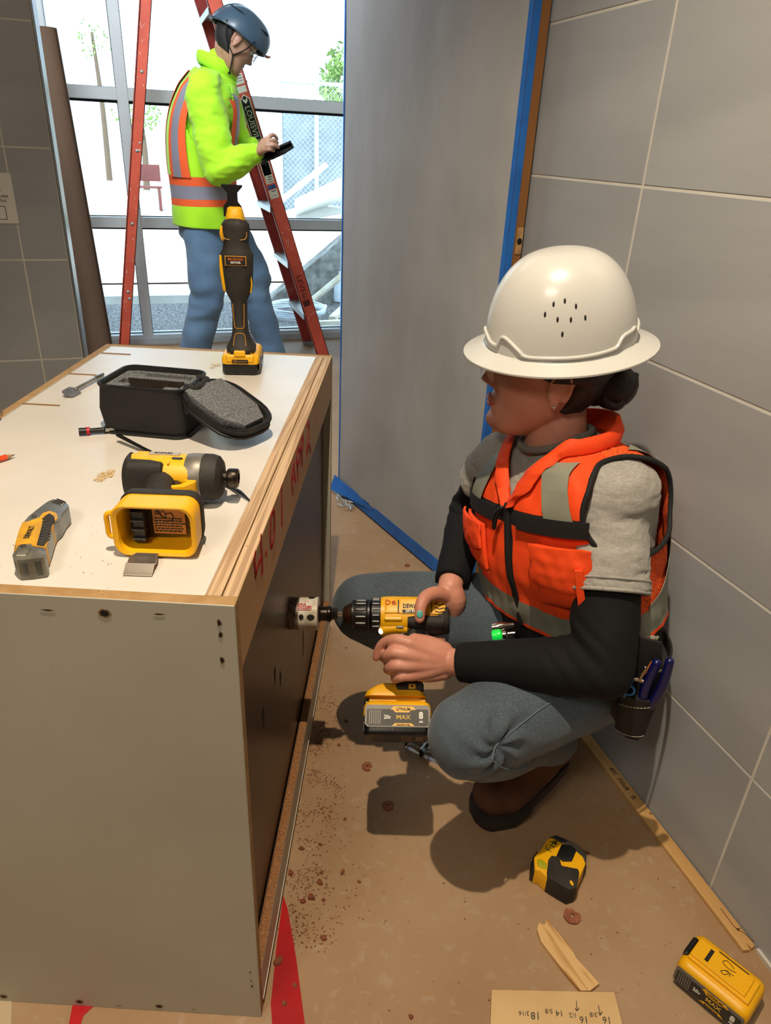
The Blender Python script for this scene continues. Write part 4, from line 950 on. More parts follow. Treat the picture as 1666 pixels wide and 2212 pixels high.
# washers / drilled slugs
slug_m = mat('slug_brown', '#94573c', rough=.7, col2='#7c452d', scale=60)
def slug(px, py, r, label, bite=0, a0=0.0, group=None):
    p = pz(px, py, FZ); g = G(); n_ = 26; o1 = []; o2 = []
    for k in range(n_):
        t = 2*pi*k/n_+a0; e = r*(1-.06*abs(sin(k*2.3))); 
        if bite and k < bite: e *= .72+.12*sin(k*5.1)
        o1.append((e*cos(t), e*sin(t))); o2.append((r*.22*cos(t), r*.22*sin(t)))
    h_ = .004; R = [[(x, y, z) for x, y in o] for o, z in ((o2, 0), (o1, 0), (o1, h_), (o2, h_), (o2, 0))]
    g.rings(R, cap=False); return single('wood_slug', g, slug_m, Matrix.Translation(p), label, 'wood slug', group, smooth=30)
slug(1236, 1980, .0165, 'brown hole saw slug with a centre hole lying on the floor above the broken lath', 6, .2)
slug(794, 1657, .0130, 'brown broken slug lying on the lit floor below the drill battery shadow edge', 7, 5.2)
slug(838, 1742, .0125, 'brown round slug lying inside the dark shadow of the drill battery')
slug(880, 1222, .0085, 'small brown slug lying on the floor beside the far knee near the blue tape')
# broken piece of lath
M, L = lay(1175, 1975, 1285, 2120, FZ)
lt = mat('pine_wood', '#d3ac74', rough=.6, col2='#b4844a', scale=1.0, detail=1, lo=.44, hi=.58)
for nd in lt.node_tree.nodes:
    if nd.type == 'MAPPING': nd.inputs['Scale'].default_value = (9, 75, 40)
    if nd.type == 'TEX_NOISE' and abs(nd.inputs['Scale'].default_value-1.0) < .01: nd.inputs['Distortion'].default_value = .6
pts = tr([(178, 905), (190, 862), (225, 878), (240, 840), (275, 885), (400, 1030), (425, 1085), (575, 1250), (515, 1297), (455, 1295), (380, 1210), (205, 985), (197, 965)], 2.9435, 1100, 1700, .008, M)
single('broken_lath', G().prism(pts, .0085, .0006), lt, M, 'broken splintered piece of pale pine lath with wavy grain on the floor', 'wood scrap', smooth=0)
# plywood offcut with numbers
M, L = lay(1062, 2140, 1330, 2146, FZ)
pl = thing('plywood_offcut', M, 'plywood offcut with upside down pencilled numbers at the bottom edge of the picture', 'wood board')
q = tr([(-110, 1287), (670, 1303), (735, 1560), (-120, 1560)], 2.9435, 1100, 1700, .013, M)
o = part('board', G().prism(q, .012, .0004), [mat('pale_ply', '#cfae7c', rough=.6, col2='#c09c68', scale=6), ply_edge], pl, smooth=0)
g = G()
def putnum(t, x, y, s_, rot=180):
    c = tr([(x, y)], 2.9435, 1100, 1700, .013, M)[0]; g.text(t, Matrix.Translation((c[0], c[1], .0125)) @ Matrix.Rotation(radians(rot), 4, 'Z'), s_, .0002, shear=.1)
for t, x, y, s_ in (('18', 170, 1452, .016), ('3/16', 96, 1438, .010), ('14', 322, 1438, .013), ('5/8', 254, 1424, .010), ('16', 478, 1478, .015), ('1/2', 408, 1450, .010), ('16', 624, 1480, .015), ('3/8', 538, 1446, .010)): putnum(t, x, y, s_)
P_ = lambda pts: tr(pts, 2.9435, 1100, 1700, .013, M)
g.strokes([P_([(428, 1360), (432, 1420)]), P_([(420, 1408), (432, 1422), (445, 1405)]), P_([(568, 1390), (582, 1450)]), P_([(566, 1432), (580, 1450), (592, 1428)])], Matrix.Translation((0, 0, .0125)), w=.0011)
part('pencil_numbers', g, ink_pencil, pl, smooth=0)
# filler strip along the wall
S0 = V((XW-.018, pz(1240, 1560, .006).y, FZ)); S1y = pz(1635, 2048, .006).y
n_ = S0.y-S1y; FM_ = frame((XW-.0165, S0.y, FZ), (0, -1, 0), (0, 0, 1))
fs = thing('filler_strip', FM_, 'long thin wooden filler strip with handwriting lying along the foot of the tiled wall', 'wood strip')
g = G().prism([(0, .0135), (n_-.004, .0135), (n_-.001, .004), (n_-.012, .001), (n_, -.001), (n_-.003, -.0135), (0, -.0135)], .008, .0005)
part('strip', g, mat('strip_wood', '#c59c62', rough=.55, col2='#b18852', scale=5, stretch=(.2, 3, 3)), fs, smooth=0)
IW = FM_.inverted()
def sp(px, py): p = IW @ pz(px, py, .008); return (p.x, p.y)
gk = G().strokes([[sp(1557, 1963), sp(1585, 2000), sp(1597, 2012), sp(1592, 2006), sp(1610, 2018), sp(1628, 2035)], [sp(1595, 2007), sp(1601, 2005)]], Matrix.Translation((0, 0, .0082)), w=.0012)
for q_ in ((1404, 1756), (1262, 1577)): part('knot', G().strokes([[sp(*q_), sp(q_[0]+3, q_[1]+3)]], Matrix.Translation((0, 0, .0082)), w=.003), mat('knot_brown', '#5a3016', rough=.8), fs, smooth=0)
part('split_mark', gk, mat('knot_brown', '#5a3016', rough=.8), fs, smooth=0)
a = sp(1345, 1680); 
g = G().text('401  FilleR', Matrix.Translation((a[0], 0, .0082)), .016, .0002, shear=.2); b_ = sp(1370, 1712)
g.text('R', Matrix.Translation((b_[0]+.012, 0, .0082)), .017, .0002)
part('writing', g, ink_black, fs, smooth=0)
o = part('trim_2', G().box((XW-.003, (S1y-.6+S1y)/2-.002, .004), (.006, .6, .008)), mat('white_trim', '#c4bfb4', rough=.6)); o['kind'] = 'structure'
# red tape on the floor (two runs that pass under the cabinet)
redm = mat('red_floor_tape', '#b5161b', rough=.35, col2='#9c1015', scale=9, bump=.1, bscale=30)
def band(name, pts, h, m_, label, cat):
    P = [pz(x, y, FZ) for x, y in pts]; c = P[0]; g = G().prism([((p-c).x, (p-c).y) for p in P], h, M=Matrix.Identity(4)); return single(name, g, m_, Matrix.Translation(c), label, cat, smooth=0)
band('red_floor_tape', [(612, 1935), (622, 1965), (640, 2070), (665, 2260), (592, 2260), (585, 2170), (598, 2040)], .0007, redm, 'red tape on the floor running out from under the cabinet\'s right side', 'tape')
band('red_floor_tape', [(158, 2165), (204, 2172), (180, 2195), (160, 2260), (140, 2260)], .0009, redm, 'torn end of red tape on the floor in front of the cabinet', 'tape')
band('paper_sheet', [(-60, 2155), (26, 2160), (24, 2230), (-60, 2230)], .0006, mat('floor_paper_light', '#b9a585', rough=.7), 'edge of a lighter floor paper sheet at the bottom left corner before the cabinet', 'paper')
# clear plastic fitting on the floor
clear = glass('clear_plastic', (.93, .97, 1.0), rough=.05)
M, L = lay(872, 1607, 958, 1648, FZ)
g = G().box((L*.28, 0, .009), (L*.42, .022, .018), .004, seg=2).box((L*.72, 0, .010), (L*.40, .026, .020), .004, seg=2).box((L*.5, 0, .012), (L*.08, .032, .024), .003)
bt = single('plastic_fitting', g, clear, M, 'clear plastic fitting lying on the floor between the battery and the near knee', 'fitting')
part('edge_glint', G().box((L*.5, 0, .0248), (L*.05, .030, .001)).box((L*.92, 0, .0206), (.001, .024, .001)).box((L*.08, 0, .0186), (.001, .020, .001)), mat('bright_edge', '#cfe0ef', rough=.1, metal=.6), bt, smooth=0)  # pale strips stand in for bright reflections along the clear plastic edges
# wad of clear film near the door
g = G(); rnd = random.Random(12)
for k in range(18):
    x0, y0 = rnd.uniform(0, .10), rnd.uniform(-.02, .02)
    P = [(x0, y0, .002)]
    for i in range(4): P.append((P[-1][0]+rnd.uniform(-.02, .03), P[-1][1]+rnd.uniform(-.02, .016), abs(rnd.gauss(0, .009))+.001))
    g.tube(P, [.0008, .003, .0012, .0025, .0008], n=5, res=2, flat=.25)
M, L = lay(733, 1075, 782, 1120, FZ)
single('plastic_film', g, mat('film_white', '#c3ccd3', rough=.15, var=.2, scale=60), M, 'crumpled clear plastic film on the floor between the cabinet and the covered door', 'plastic film')
# sawdust on the floor
chipm = mat('brown_chips', '#8a4f33', rough=.9, col2='#6c3922', scale=200)
sp_ = []
rnd = random.Random(21)
for k in range(60):
    t = rnd.random(); x = 700-(t*85)+abs(rnd.gauss(0, 1))*(14+30*t); y = 1480+t*560; sp_.append((x, y, .022, 22))
for k in range(70): x = rnd.uniform(650, 830); y = rnd.uniform(1560, 2000); sp_.append((x, y, .03, 2))
for k in range(110): x = rnd.uniform(680, 1500); y = rnd.uniform(1500, 2200); sp_.append((x, y, .05, 1))
crumbs('floor_sawdust', 'brown sawdust and fine chips scattered on the floor along the cabinet foot', sp_, chipm, 'sawdust', seed=31, z=FZ, size=(.0007, .0024))
CH_ = [(672, 1939, .011, 'largest clump of brown chips near the cabinet foot, beside the red tape top'), (655, 1948, .008, 'brown chip just left of the largest clump'), (692, 1908, .009, 'pointed brown chip above right of the largest clump'), (695, 1885, .006, 'small chip between the pointed chip and the upper dust trail'),
 (740, 1885, .008, 'torn chip standing apart to the right of the dust trail'), (700, 2028, .009, 'chip lying alone right of the red tape'), (651, 1834, .008, 'dark round chip at the cabinet foot'), (628, 1886, .008, 'chip touching the cabinet foot above the red tape'), (748, 1558, .007, 'round chip right beside the held battery'), (732, 1610, .006, 'chip at the edge of the hole saw shadow'),
 (700, 1945, .006, 'small chip just right of the largest clump'), (600, 2078, .011, 'curled chip lying on the red tape'), (745, 1770, .005, 'tiny chip left of the battery shadow'), (776, 1905, .005, 'tiny chip on the open floor right of the dust trail'), (693, 1825, .006, 'chip inside the dust trail'), (748, 1400, .004, 'tiny chip on the floor under the drill chuck'),
 (615, 2170, .007, 'chip low on the red tape'), (638, 2130, .006, 'chip at the right edge of the red tape'), (888, 2197, .006, 'chip at the bottom edge left of the plywood offcut'), (1270, 1843, .005, 'chip beside the tape measure'), (1624, 2170, .006, 'chip at the right end of the loose battery pack')]
for (px, py, s_, lb) in CH_:
    p = pz(px, py, FZ); rnd = random.Random(int(px)); n_ = 7; o1 = [(s_*rnd.uniform(.5, 1)*cos(2*pi*k/n_), s_*rnd.uniform(.4, .8)*sin(2*pi*k/n_)) for k in range(n_)]
    g = G().rings([[(x, y, 0) for x, y in o1], [(x*.9+.001, y*.9, s_*.35) for x, y in o1], [(x*.4, y*.5+.001, s_*.5) for x, y in o1]])
    single('wood_chip', g, chipm, Matrix.Translation(p) @ Matrix.Rotation(rnd.uniform(0, 3), 4, 'Z'), lb, 'wood chip', 'wood chips scattered on the floor', smooth=0)
# ------------------------------------------------------------------ step ladder
LF = pz(716, 782, 0)                         # near foot of the step side
orange = mat('ladder_fibreglass', '#d2573f', rough=.55, col2='#c24c37', scale=12, bump=.15, bscale=120)
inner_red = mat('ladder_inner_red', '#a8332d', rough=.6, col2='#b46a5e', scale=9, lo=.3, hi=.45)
alu_l = mat('ladder_step', '#bfc6c8', rough=.4, metal=.5)
ld_ = thing('step_ladder', LF, 'tall orange fibreglass step ladder standing open before the window behind the green-clad worker', 'ladder')
# ladder-local: x towards the left feet (negative x), y depth, z up
LDX, LDY = V((1, 0, 0)), V((0, 1, 0))
SL, SR = -.310, .176        # lean of step side / rear side per metre
RX = -1.285                 # left (rear) foot x
dep = .47
H8 = 2.44
def rail(name, x0, slope, y, w, m_, par, flange=1, th=.028, narrow=0.0):
    g = G()
    for a_, b_ in ((0, H8),):
        n_ = 1
        def xz(z): return x0+slope*z
        # web (wide face towards the camera), plus flanges into depth
        yy = y
        q = [(xz(a_)-w, yy, a_), (xz(a_), yy, a_), (xz(b_), yy, b_), (xz(b_)-w, yy, b_)]
        def boxq(q, dy): g.add([*q, *[(x, y_+dy, z) for x, y_, z in q]], [(0, 1, 2, 3), (7, 6, 5, 4), (0, 4, 5, 1), (1, 5, 6, 2), (2, 6, 7, 3), (3, 7, 4, 0)])
        boxq(q, .004*flange)
        for s0, s1 in ((-w, -w+.004), (-.004, 0)):
            q = [(xz(a_)+s0, yy, a_), (xz(a_)+s1, yy, a_), (xz(b_)+s1, yy, b_), (xz(b_)+s0, yy, b_)]; boxq(q, th*flange)
    return part(name, g, m_, par, smooth=0)
r1 = rail('front_rail', 0, SL, 0, .078, orange, ld_)
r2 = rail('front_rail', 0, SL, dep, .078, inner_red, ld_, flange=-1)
r3 = rail('rear_rail', RX+.05, SR, .03, .056, orange, ld_)
r4 = rail('rear_rail', RX+.05, SR, dep-.03, .056, orange, ld_, flange=-1)
g0 = None
for k in range(7):
    z = .30+.305*k; xk = SL*z
    if k == 0: 
        g0 = G().box((-.040, dep/2, 0), (.088, dep-.008, .004)).box((.002, dep/2, -.014), (.004, dep-.008, .030)).box((-.082, dep/2, -.014), (.004, dep-.008, .030))
        for q in range(6): g0.box((-.070+.012*q, dep/2, .003), (.003, dep-.01, .002))
        me0 = g0.mesh('step', [alu_l], smooth=0)
    o = bpy.data.objects.new('step', me0); lk(o, ld_); o.location = (xk, 0, z)
for k in range(5):
    z = .45+.36*k; part('rear_bar', G().tube([(RX+.022+SR*z, .03, z), (RX+.022+SR*z, dep-.03, z)], .009, n=8, res=1), alu_l, ld_)
part('top_cap', G().box((RX+.03+SR*H8+.07, dep/2, H8), (.26, dep+.04, .05), .01), mat('ladder_cap', '#a83a2a', rough=.5), ld_)
for (x0, y) in ((0, .012), (0, dep-.012), (RX+.05, .04), (RX+.05, dep-.04)):
    part('foot', G().box((x0-.039, y, .012), (.088, .05, .024), .003), mat('ladder_foot', '#8c9298', rough=.5, metal=.3) if y > .1 else mat('foot_plastic', '#8fb3d6', rough=.3), ld_)
sl = atan2(1, -SL) ; RMt = lambda z, dx: Matrix.Translation((SL*z-.039+dx, -.0006, z)) @ Matrix.Rotation(-(atan2(1, -SL)-pi)+pi/2-pi/2, 4, 'Y').inverted()
def onrail(z, off=0.0, lift=.0006):
    """frame on the near face of the near step-side rail: local x runs down the rail, normal towards the camera"""
    d = V((-SL, 0, -1)).normalized(); nrm = V((0, -1, 0)); y = nrm.cross(d); m = Matrix.Identity(4)
    for i, a in enumerate((d, y, nrm)):
        for k in range(3): m[k][i] = a[k]
    m.translation = V((SL*z-.039, -lift, z))+y*off; return m
zl = lambda px, py: (lambda p: p.z)(pY(px, py, LF.y))
z1, z2 = zl(525, 210), zl(560, 290)
zc, lg = (z1+z2)/2, abs(z1-z2)*1.15
M1 = onrail(zc)
o = part('logo_plate', G().prism([(-lg/2, 0), (-lg/2+.02, .022), (lg/2+.2, .022), (lg/2+.2, -.022), (-lg/2+.02, -.022)], .0008, M=M1), ink_black, ld_, smooth=0)
part('logo_edge', G().prism([(-lg/2-.006, 0), (-lg/2+.018, .026), (lg/2+.2, .026), (lg/2+.2, -.026), (-lg/2+.018, -.026)], .0004, M=M1), ink_white, o, smooth=0)
part('lettering', G().text('LOUISVILLE', M1 @ Matrix.Translation((-lg/2+.050, 0, .0010)), .042, .0002, align='LEFT', squash=.95), ink_white, o, smooth=0)
part('emblem', G().prism([(-.012, .012), (.002, .012), (.016, 0), (.002, -.012), (-.012, -.012), (0, 0)], .0006, M=M1 @ Matrix.Translation((-lg/2+.024, 0, .0010))), ink_white, o, smooth=0)
def sticker(p0, p1, w_, m_, rnd_, nm='sticker', bars=True):
    za, zb = zl(*p0), zl(*p1); c = (za+zb)/2; l_ = abs(za-zb)*1.06; Ms = onrail(c)
    o = part(nm, G().box((0, 0, .0004), (l_, w_, .0008), M=Ms), m_, ld_, smooth=0)
    if bars:
        g = G(); r_ = random.Random(rnd_); n_ = int(l_/.012)
        for i in range(n_):
            x_ = -l_/2+.008+i*.012; 
            if r_.random() < .85: a_ = r_.uniform(.3, .85)*w_*.8; g.box((x_, (w_*.4-a_/2)*(1 if i % 2 else .6), .0009), (r_.uniform(.002, .005), a_, .0003), M=Ms)
        part('print', g, ink_black, o, smooth=0)
    return o
cream = mat('sticker_cream', '#cfc8b4', rough=.5)
sticker((510, 160), (520, 182), .050, ink_white, 1); sticker((519, 186), (525, 200), .050, ink_white, 2)
sticker((574, 355), (590, 396), .046, cream, 3); sticker((593, 400), (597, 408), .048, mat('sticker_blue', '#1f4d7a', rough=.5), 4); sticker((598, 410), (603, 428), .048, cream, 5)
M2 = onrail(zl(668, 618), -.004)
part('lettering', G().text('LEVEL', M2 @ Matrix.Translation((0, 0, .0006)), .042, .0002, squash=1.25).box((.105, 0, .0004), (.035, .040, .0006), M=M2).text('10', M2 @ Matrix.Translation((.073, 0, .0006)), .042, .0002), mat('print_dark_red', '#5a1512', rough=.6), ld_, smooth=0)
# spreader braces and rivets on the left rail
g = G()
for px, py in ((302, 309), (301, 325)):
    p = pY(px, py, LF.y+.03)-LF; g.ell((p.x, .028, p.z), (.006, .003, .006), n=10)
p = pY(280, 645, LF.y+.03)-LF; g.ell((p.x, .027, p.z), (.009, .004, .007), n=10)
part('rivet', g, alu_l, ld_)
# paint drips
g = G(); r_ = random.Random(4)
for k in range(90):
    z = r_.uniform(.25, 1.8); left = r_.random() < .4
    x = (RX+.05+SR*z-r_.uniform(.006, .05)) if left else (SL*z-r_.uniform(.006, .07)); y = .0295 if left else -.0005
    l_ = r_.uniform(.002, .012); w_ = r_.uniform(.0012, .003)
    g.box((x, y, z), (w_, .0008, l_))
part('paint_spots', g, mat('paint_spots', '#d8cfc4', rough=.6), ld_, smooth=0, kind='stuff')
# ------------------------------------------------------------------ cardboard roll leaning in the window corner
card = mat('kraft_cardboard', '#6d5543', rough=.8, col2='#604a3a', scale=5, stretch=(1, 1, .3))
lo_, hi_ = V((-.262, 4.72, .072)), V((-.332, 4.86, 1.765))
ax = hi_-lo_; KM2 = frame(lo_, (0, -1, 0), ax); rK = .074
g = G().lathe([(rK-.004, 0), (rK, .0), (rK, ax.length), (rK-.004, ax.length), (rK-.004, ax.length-.4)], 40, cap=False)
lo2 = M_b = None
cr_ = thing('cardboard_roll', (lo_.x, lo_.y, 0), 'tall brown cardboard roll leaning upright in the corner left of the window', 'cardboard roll')
T0 = Matrix.Translation(-V((lo_.x, lo_.y, 0)))
g2 = G(); g2.add(g.v, g.f, g.m, T0 @ KM2 @ Matrix.Translation((0, 0, -.06))); part('roll', g2, card, cr_)
g3 = G().box((rK*.2, rK+.001, ax.length/2), (.05, .002, ax.length-.002)); g4 = G(); g4.add(g3.v, g3.f, g3.m, T0 @ KM2 @ Matrix.Translation((0, 0, -.06))); part('loose_edge', g4, card, cr_, smooth=0)
# ------------------------------------------------------------------ people: helpers
def lerp(a, b, t): return V(a)*(1-t)+V(b)*t
def head_rows():
    return [(-.112, .070, .030, .018), (-.104, .082, .006, .036), (-.090, .088, -.010, .048), (-.070, .0865, -.036, .058), (-.048, .084, -.062, .064),
            (-.022, .086, -.080, .069), (.0, .087, -.088, .0725), (.028, .089, -.096, .0755), (.055, .091, -.100, .0765), (.080, .084, -.098, .073), (.102, .066, -.084, .060), (.118, .038, -.055, .040), (.125, .012, -.02, .014)]
def gs(x, s): return exp(-(x/s)**2)
def head_pt(z, f, b, w, ph, off=0.0, feat=True):
    L = (f-b)/2; xc = (f+b)/2; e = 2.25
    c, s_ = cos(ph), sin(ph)
    x = xc+(L+off)*math.copysign(abs(c)**(2/e), c); y = (w+off)*math.copysign(abs(s_)**(2/e), s_)
    if feat and c > 0:
        # nose
        if z > -.022: n = .027*max(0, 1-(z+.022)/.052)
        else: n = .027*max(0, 1-(-.022-z)/.014)
        x += n*gs(y, .0105+.004*max(0, -z*20)) + .006*gs(z+.024, .009)*(gs(abs(y)-.012, .007))
        x += .0070*gs(z+.050, .0075)*gs(y, .020)+.0065*gs(z+.064, .0075)*gs(y, .018)-.004*gs(z+.0568, .0025)*gs(y, .022)
        x += .007*gs(z+.096, .014)*gs(y, .018)-.003*gs(z+.078, .006)*gs(y, .02)
        x += -.011*gs(z-.014, .013)*gs(abs(y)-.031, .015)+.004*gs(z-.034, .008)*gs(abs(y)-.028, .02)
        x += .004*gs(z+.022, .018)*gs(abs(y)-.042, .016)
    return (x, y, z)
def head_geo(g, M, sc=1.0, ears=True):
    rows = head_rows(); n = 72; R = []; K = (len(rows)-1)*7
    for i in range(K+1):
        z, f, b, w = crm(rows, i/7.0); R.append([tuple(V(head_pt(z, f, b, w, 2*pi*j/n))*sc) for j in range(n)])
    g.rings(R, M=M)
    if ears:
        for s_ in (-1, 1):
            rt = Matrix.Rotation(s_*radians(20), 3, 'Z') @ Matrix.Rotation(radians(-12), 3, 'Y')
            g.ell((-.006*sc, s_*.0765*sc, .004*sc), (.017*sc, .006*sc, .030*sc), M=M, n=18, rot=rt)
            P = [(-.006+.016*cos(t), s_*(.0795+.003*sin(t)), .004+.029*sin(t)) for t in [radians(a) for a in range(-80, 230, 28)]]
            g.tube([tuple(V(p)*sc) for p in P], .0042*sc, n=8, res=2, M=M)
            g.ell((-.001*sc, s_*.078*sc, -.024*sc), (.008*sc, .005*sc, .010*sc), M=M, n=12)
    return g
def eyes(parent, M, sc=1.0, world=True):
    g = G()
    for s_ in (-1, 1): g.ell((.0735*sc, s_*.031*sc, .013*sc), (.0115*sc,)*3, M=M, n=16)
    o = part('eyeballs', g, mat('eye_white', '#d8d2c8', rough=.2), parent, world=world)
    g = G()
    for s_ in (-1, 1): g.ell((.0815*sc, s_*.031*sc, .012*sc), (.0042*sc, .0055*sc, .0055*sc), M=M, n=12)
    part('irises', g, mat('eye_iris', '#3a2a1c', rough=.15), o, world=world)
    g = G()
    for s_ in (-1, 1): g.tube([(.079*sc, s_*.016*sc, .034*sc), (.084*sc, s_*.030*sc, .039*sc), (.074*sc, s_*.046*sc, .034*sc)], [.002*sc, .0032*sc, .0016*sc], n=8, M=M)
    part('eyebrows', g, mat('brow_hair', '#2a1a14', rough=.9), parent, world=world)
def sec_torso(secs, u):
    """secs rows: cx,cy,cz, a, bf, bb ; returns interpolated row"""
    return crm(secs, u)
class Torso:
    """lofted trunk: rows (h, dx_forward, a, bf, bb) along a spine curve"""
    def __init__(s, pel, chest, neck, leftP, leftC, rows):
        s.sp = [tuple(pel), tuple(chest), tuple(neck)]; s.rows = rows; s.k = 1.0; s.l0, s.l1 = V(leftP).normalized(), V(leftC).normalized()
        s.len = (V(chest)-V(pel)).length+(V(neck)-V(chest)).length
    def frame(s, h):
        """h in metres from pelvis along the spine"""
        l1 = (V(s.sp[1])-V(s.sp[0])).length; l2 = (V(s.sp[2])-V(s.sp[1])).length
        t = h/l1 if h < l1 else 1+(h-l1)/l2
        t = max(-.6, min(2.6, t))
        if t < 0: c = V(s.sp[0])+(V(s.sp[1])-V(s.sp[0])).normalized()*h; d = V(s.sp[1])-V(s.sp[0])
        elif t >= 2: c = V(s.sp[2])+(V(s.sp[2])-V(s.sp[1])).normalized()*(h-l1-l2); d = V(s.sp[2])-V(s.sp[1])
        else:
            c = V(crm(s.sp, t)); d = V(crm(s.sp, min(2, t+.02)))-V(crm(s.sp, max(0, t-.02)))
        up = d.normalized(); k = max(0, min(1, h/s.len)); L = s.l0.lerp(s.l1, k); L = (L-up*L.dot(up)).normalized(); F = L.cross(up).normalized()
        return c, up, L, F
    def row(s, h):
        R = s.rows
        for i in range(len(R)-1):
            if h <= R[i+1][0] or i == len(R)-2:
                t = (h-R[i][0])/(R[i+1][0]-R[i][0]); t = max(0, min(1, t)); return crm(R, i+t)
    def pt(s, th, h, off=0.0):
        c, up, L, F = s.frame(h*s.k); r = s.row(h); a, bf, bb = r[1], r[2], r[3]; sh = r[4]
        e = 2.35; sn, cs = sin(th), cos(th); b = bf if cs > 0 else bb
        x = (a+off)*math.copysign(abs(sn)**(2/e), sn); y = (b+off)*math.copysign(abs(cs)**(2/e), cs)
        return c+L*x+F*(y+sh)
    def geo(s, g, h0, h1, off=0.0, n=64, k=60):
        R = []
        for i in range(k+1):
            h = h0+(h1-h0)*i/k; R.append([tuple(s.pt(2*pi*j/n, h, off)) for j in range(n)])
        return g.rings(R)
    def patch(s, t0, t1, h0, h1, off, th, n=24, k=16, fn=None, bulge=0.0):
        """solid patch on the surface between angles and heights"""
        g = G(); R0, R1 = [], []
        for i in range(k+1):
            v = i/k; a, b = [], []
            for j in range(n+1):
                u = j/n; t, h = t0+(t1-t0)*u, h0+(h1-h0)*v
                if fn: t, h = fn(u, v)
                bu = bulge*sin(pi*u)**.6*sin(pi*v)**.6 if bulge else 0
                a.append(tuple(s.pt(t, h, off))); b.append(tuple(s.pt(t, h, off+th+bu)))
            R0.append(a); R1.append(b)
        g.rings(R0, closed=False); g.rings(R1, closed=False)
        W_ = n+1; o = (k+1)*W_
        for i in range(k): g.f.append((i*W_, (i+1)*W_, o+(i+1)*W_, o+i*W_)); g.f.append((i*W_+n, o+i*W_+n, o+(i+1)*W_+n, (i+1)*W_+n)); g.m += [0, 0]
        for j in range(n): g.f.append((j, o+j, o+j+1, j+1)); g.f.append((k*W_+j, k*W_+j+1, o+k*W_+j+1, o+k*W_+j)); g.m += [0, 0]
        return g
def finger(g, pts, r0=.0088, r1=.0065, n=10):
    k = len(pts); rr_ = [r0+(r1-r0)*i/(k-1) for i in range(k)]
    rr_ = [r*(1.06 if 0 < i < k-1 else 1) for i, r in enumerate(rr_)]
    return g.tube(pts, rr_, n=n, res=5)
skin_w = mat('skin_light', '#c98f78', rough=.5, col2='#bd7f69', scale=22, sss=.12, bump=.12, bscale=160)
skin_m = mat('skin_tan', '#b98d76', rough=.5, col2='#a87a63', scale=22, sss=.1, bump=.08, bscale=160)
# ------------------------------------------------------------------ crouching worker
PR = W(.34, 1.12, 0)
pel = W(.368, 1.150, .400); chest = W(.332, 1.150, .605); neck = W(.296, 1.180, .792)
leftC = WD(V((.122, -.265, .0))); leftP = WD(V((.24, -.24, 0)))
rows = [(-.10, .10, .09, .09, 0), (-.05, .150, .115, .110, 0), (.0, .162, .130, .118, 0), (.07, .166, .100, .118, 0), (.14, .160, .098, .115, 0), (.22, .162, .108, .118, 0), (.29, .170, .105, .118, -.002),
        (.335, .184, .098, .112, -.006), (.375, .180, .083, .098, -.010), (.405, .145, .072, .078, -.012), (.425, .108, .062, .068, -.012), (.445, .078, .056, .060, -.010), (.47, .058, .052, .054, -.004), (.52, .052, .052, .052, .004)]
T1 = Torso(pel, chest, neck, leftP, leftC, rows); T1.k = .92
shL, shR = W(.370, 1.040, .698), W(.228, 1.292, .706)
elL, wrL = W(.362, .917, .518), pd(975, 1430, 1.258)
elR, wrR = W(.185, 1.38, .560), pd(972, 1268, 1.375)
hipL, hipR = W(.412, 1.070, .398), W(.335, 1.210, .398)
knL, knR = W(.164, .896, .383), W(-.020, 1.200, .415)
anL, anR = W(.362, 1.090, .198), W(.370, 1.350, .15)
HS = 1.02
HMx = frame(W(.267, 1.194, .920), WD((-.999, .034, .025)), WD((.021, -.108, .994)))
g = G()
T1.geo(g, -.06, .47, -.018, n=40, k=30)
g.tube([neck-V((0, 0, .06)), neck+V((0, 0, -.01)), HMx @ V((-.020, 0, -.050)), HMx @ V((-.014, 0, .0))], [.062, .055, .052, .055], n=24, flat=1)
head_geo(g, HMx, HS)
for sh_, el_, wr_ in ((shL, elL, wrL), (shR, elR, wrR)):
    g.tube([lerp(sh_, neck, .25), sh_, lerp(sh_, el_, .5), el_, lerp(el_, wr_, .3), lerp(el_, wr_, .75), wr_], [.040, .044, .040, .034, .035, .027, .0235], n=16)
for hp_, kn_, an_ in ((hipL, knL, anL), (hipR, knR, anR)):
    g.tube([hp_, lerp(hp_, kn_, .5), kn_], [.075, .065, .050], n=16); g.tube([kn_, lerp(kn_, an_, .4), an_], [.048, .048, .033], n=16)
    f_ = (V((kn_.x-hp_.x, kn_.y-hp_.y, 0))).normalized(); g.tube([an_, an_+f_*.02-V((0, 0, .05))], [.030, .026], n=12)
# left (near) hand closed on the handle
W0 = wrL
def q(x, y, d): return pd(x, y, d)
mc = [q(884, 1388, 1.240), q(872, 1412, 1.236), q(874, 1437, 1.238), q(884, 1460, 1.246)]
for m_, rr_ in zip(mc, (.0135, .0135, .013, .012)): g.tube([W0, lerp(W0, m_, .55), m_], [.018, .0160, rr_*.86], n=14)
g.tube([q(960, 1405, 1.262), q(925, 1392, 1.256), q(895, 1382, 1.248)], [.016, .016, .012], n=12)
g.tube([q(960, 1450, 1.262), q(925, 1455, 1.258), q(895, 1455, 1.252)], [.016, .016, .012], n=12)
finger(g, [mc[0], q(858, 1381, 1.246), q(834, 1386, 1.262), q(820, 1400, 1.272), q(813, 1420, 1.278)], .0105, .0075)
finger(g, [mc[1], q(850, 1409, 1.238), q(836, 1416, 1.250), q(833, 1422, 1.275), q(848, 1424, 1.300), q(866, 1422, 1.306)], .0108, .0078)
finger(g, [mc[2], q(856, 1437, 1.238), q(842, 1443, 1.252), q(840, 1446, 1.275), q(854, 1446, 1.298), q(872, 1443, 1.302)], .0106, .0078)
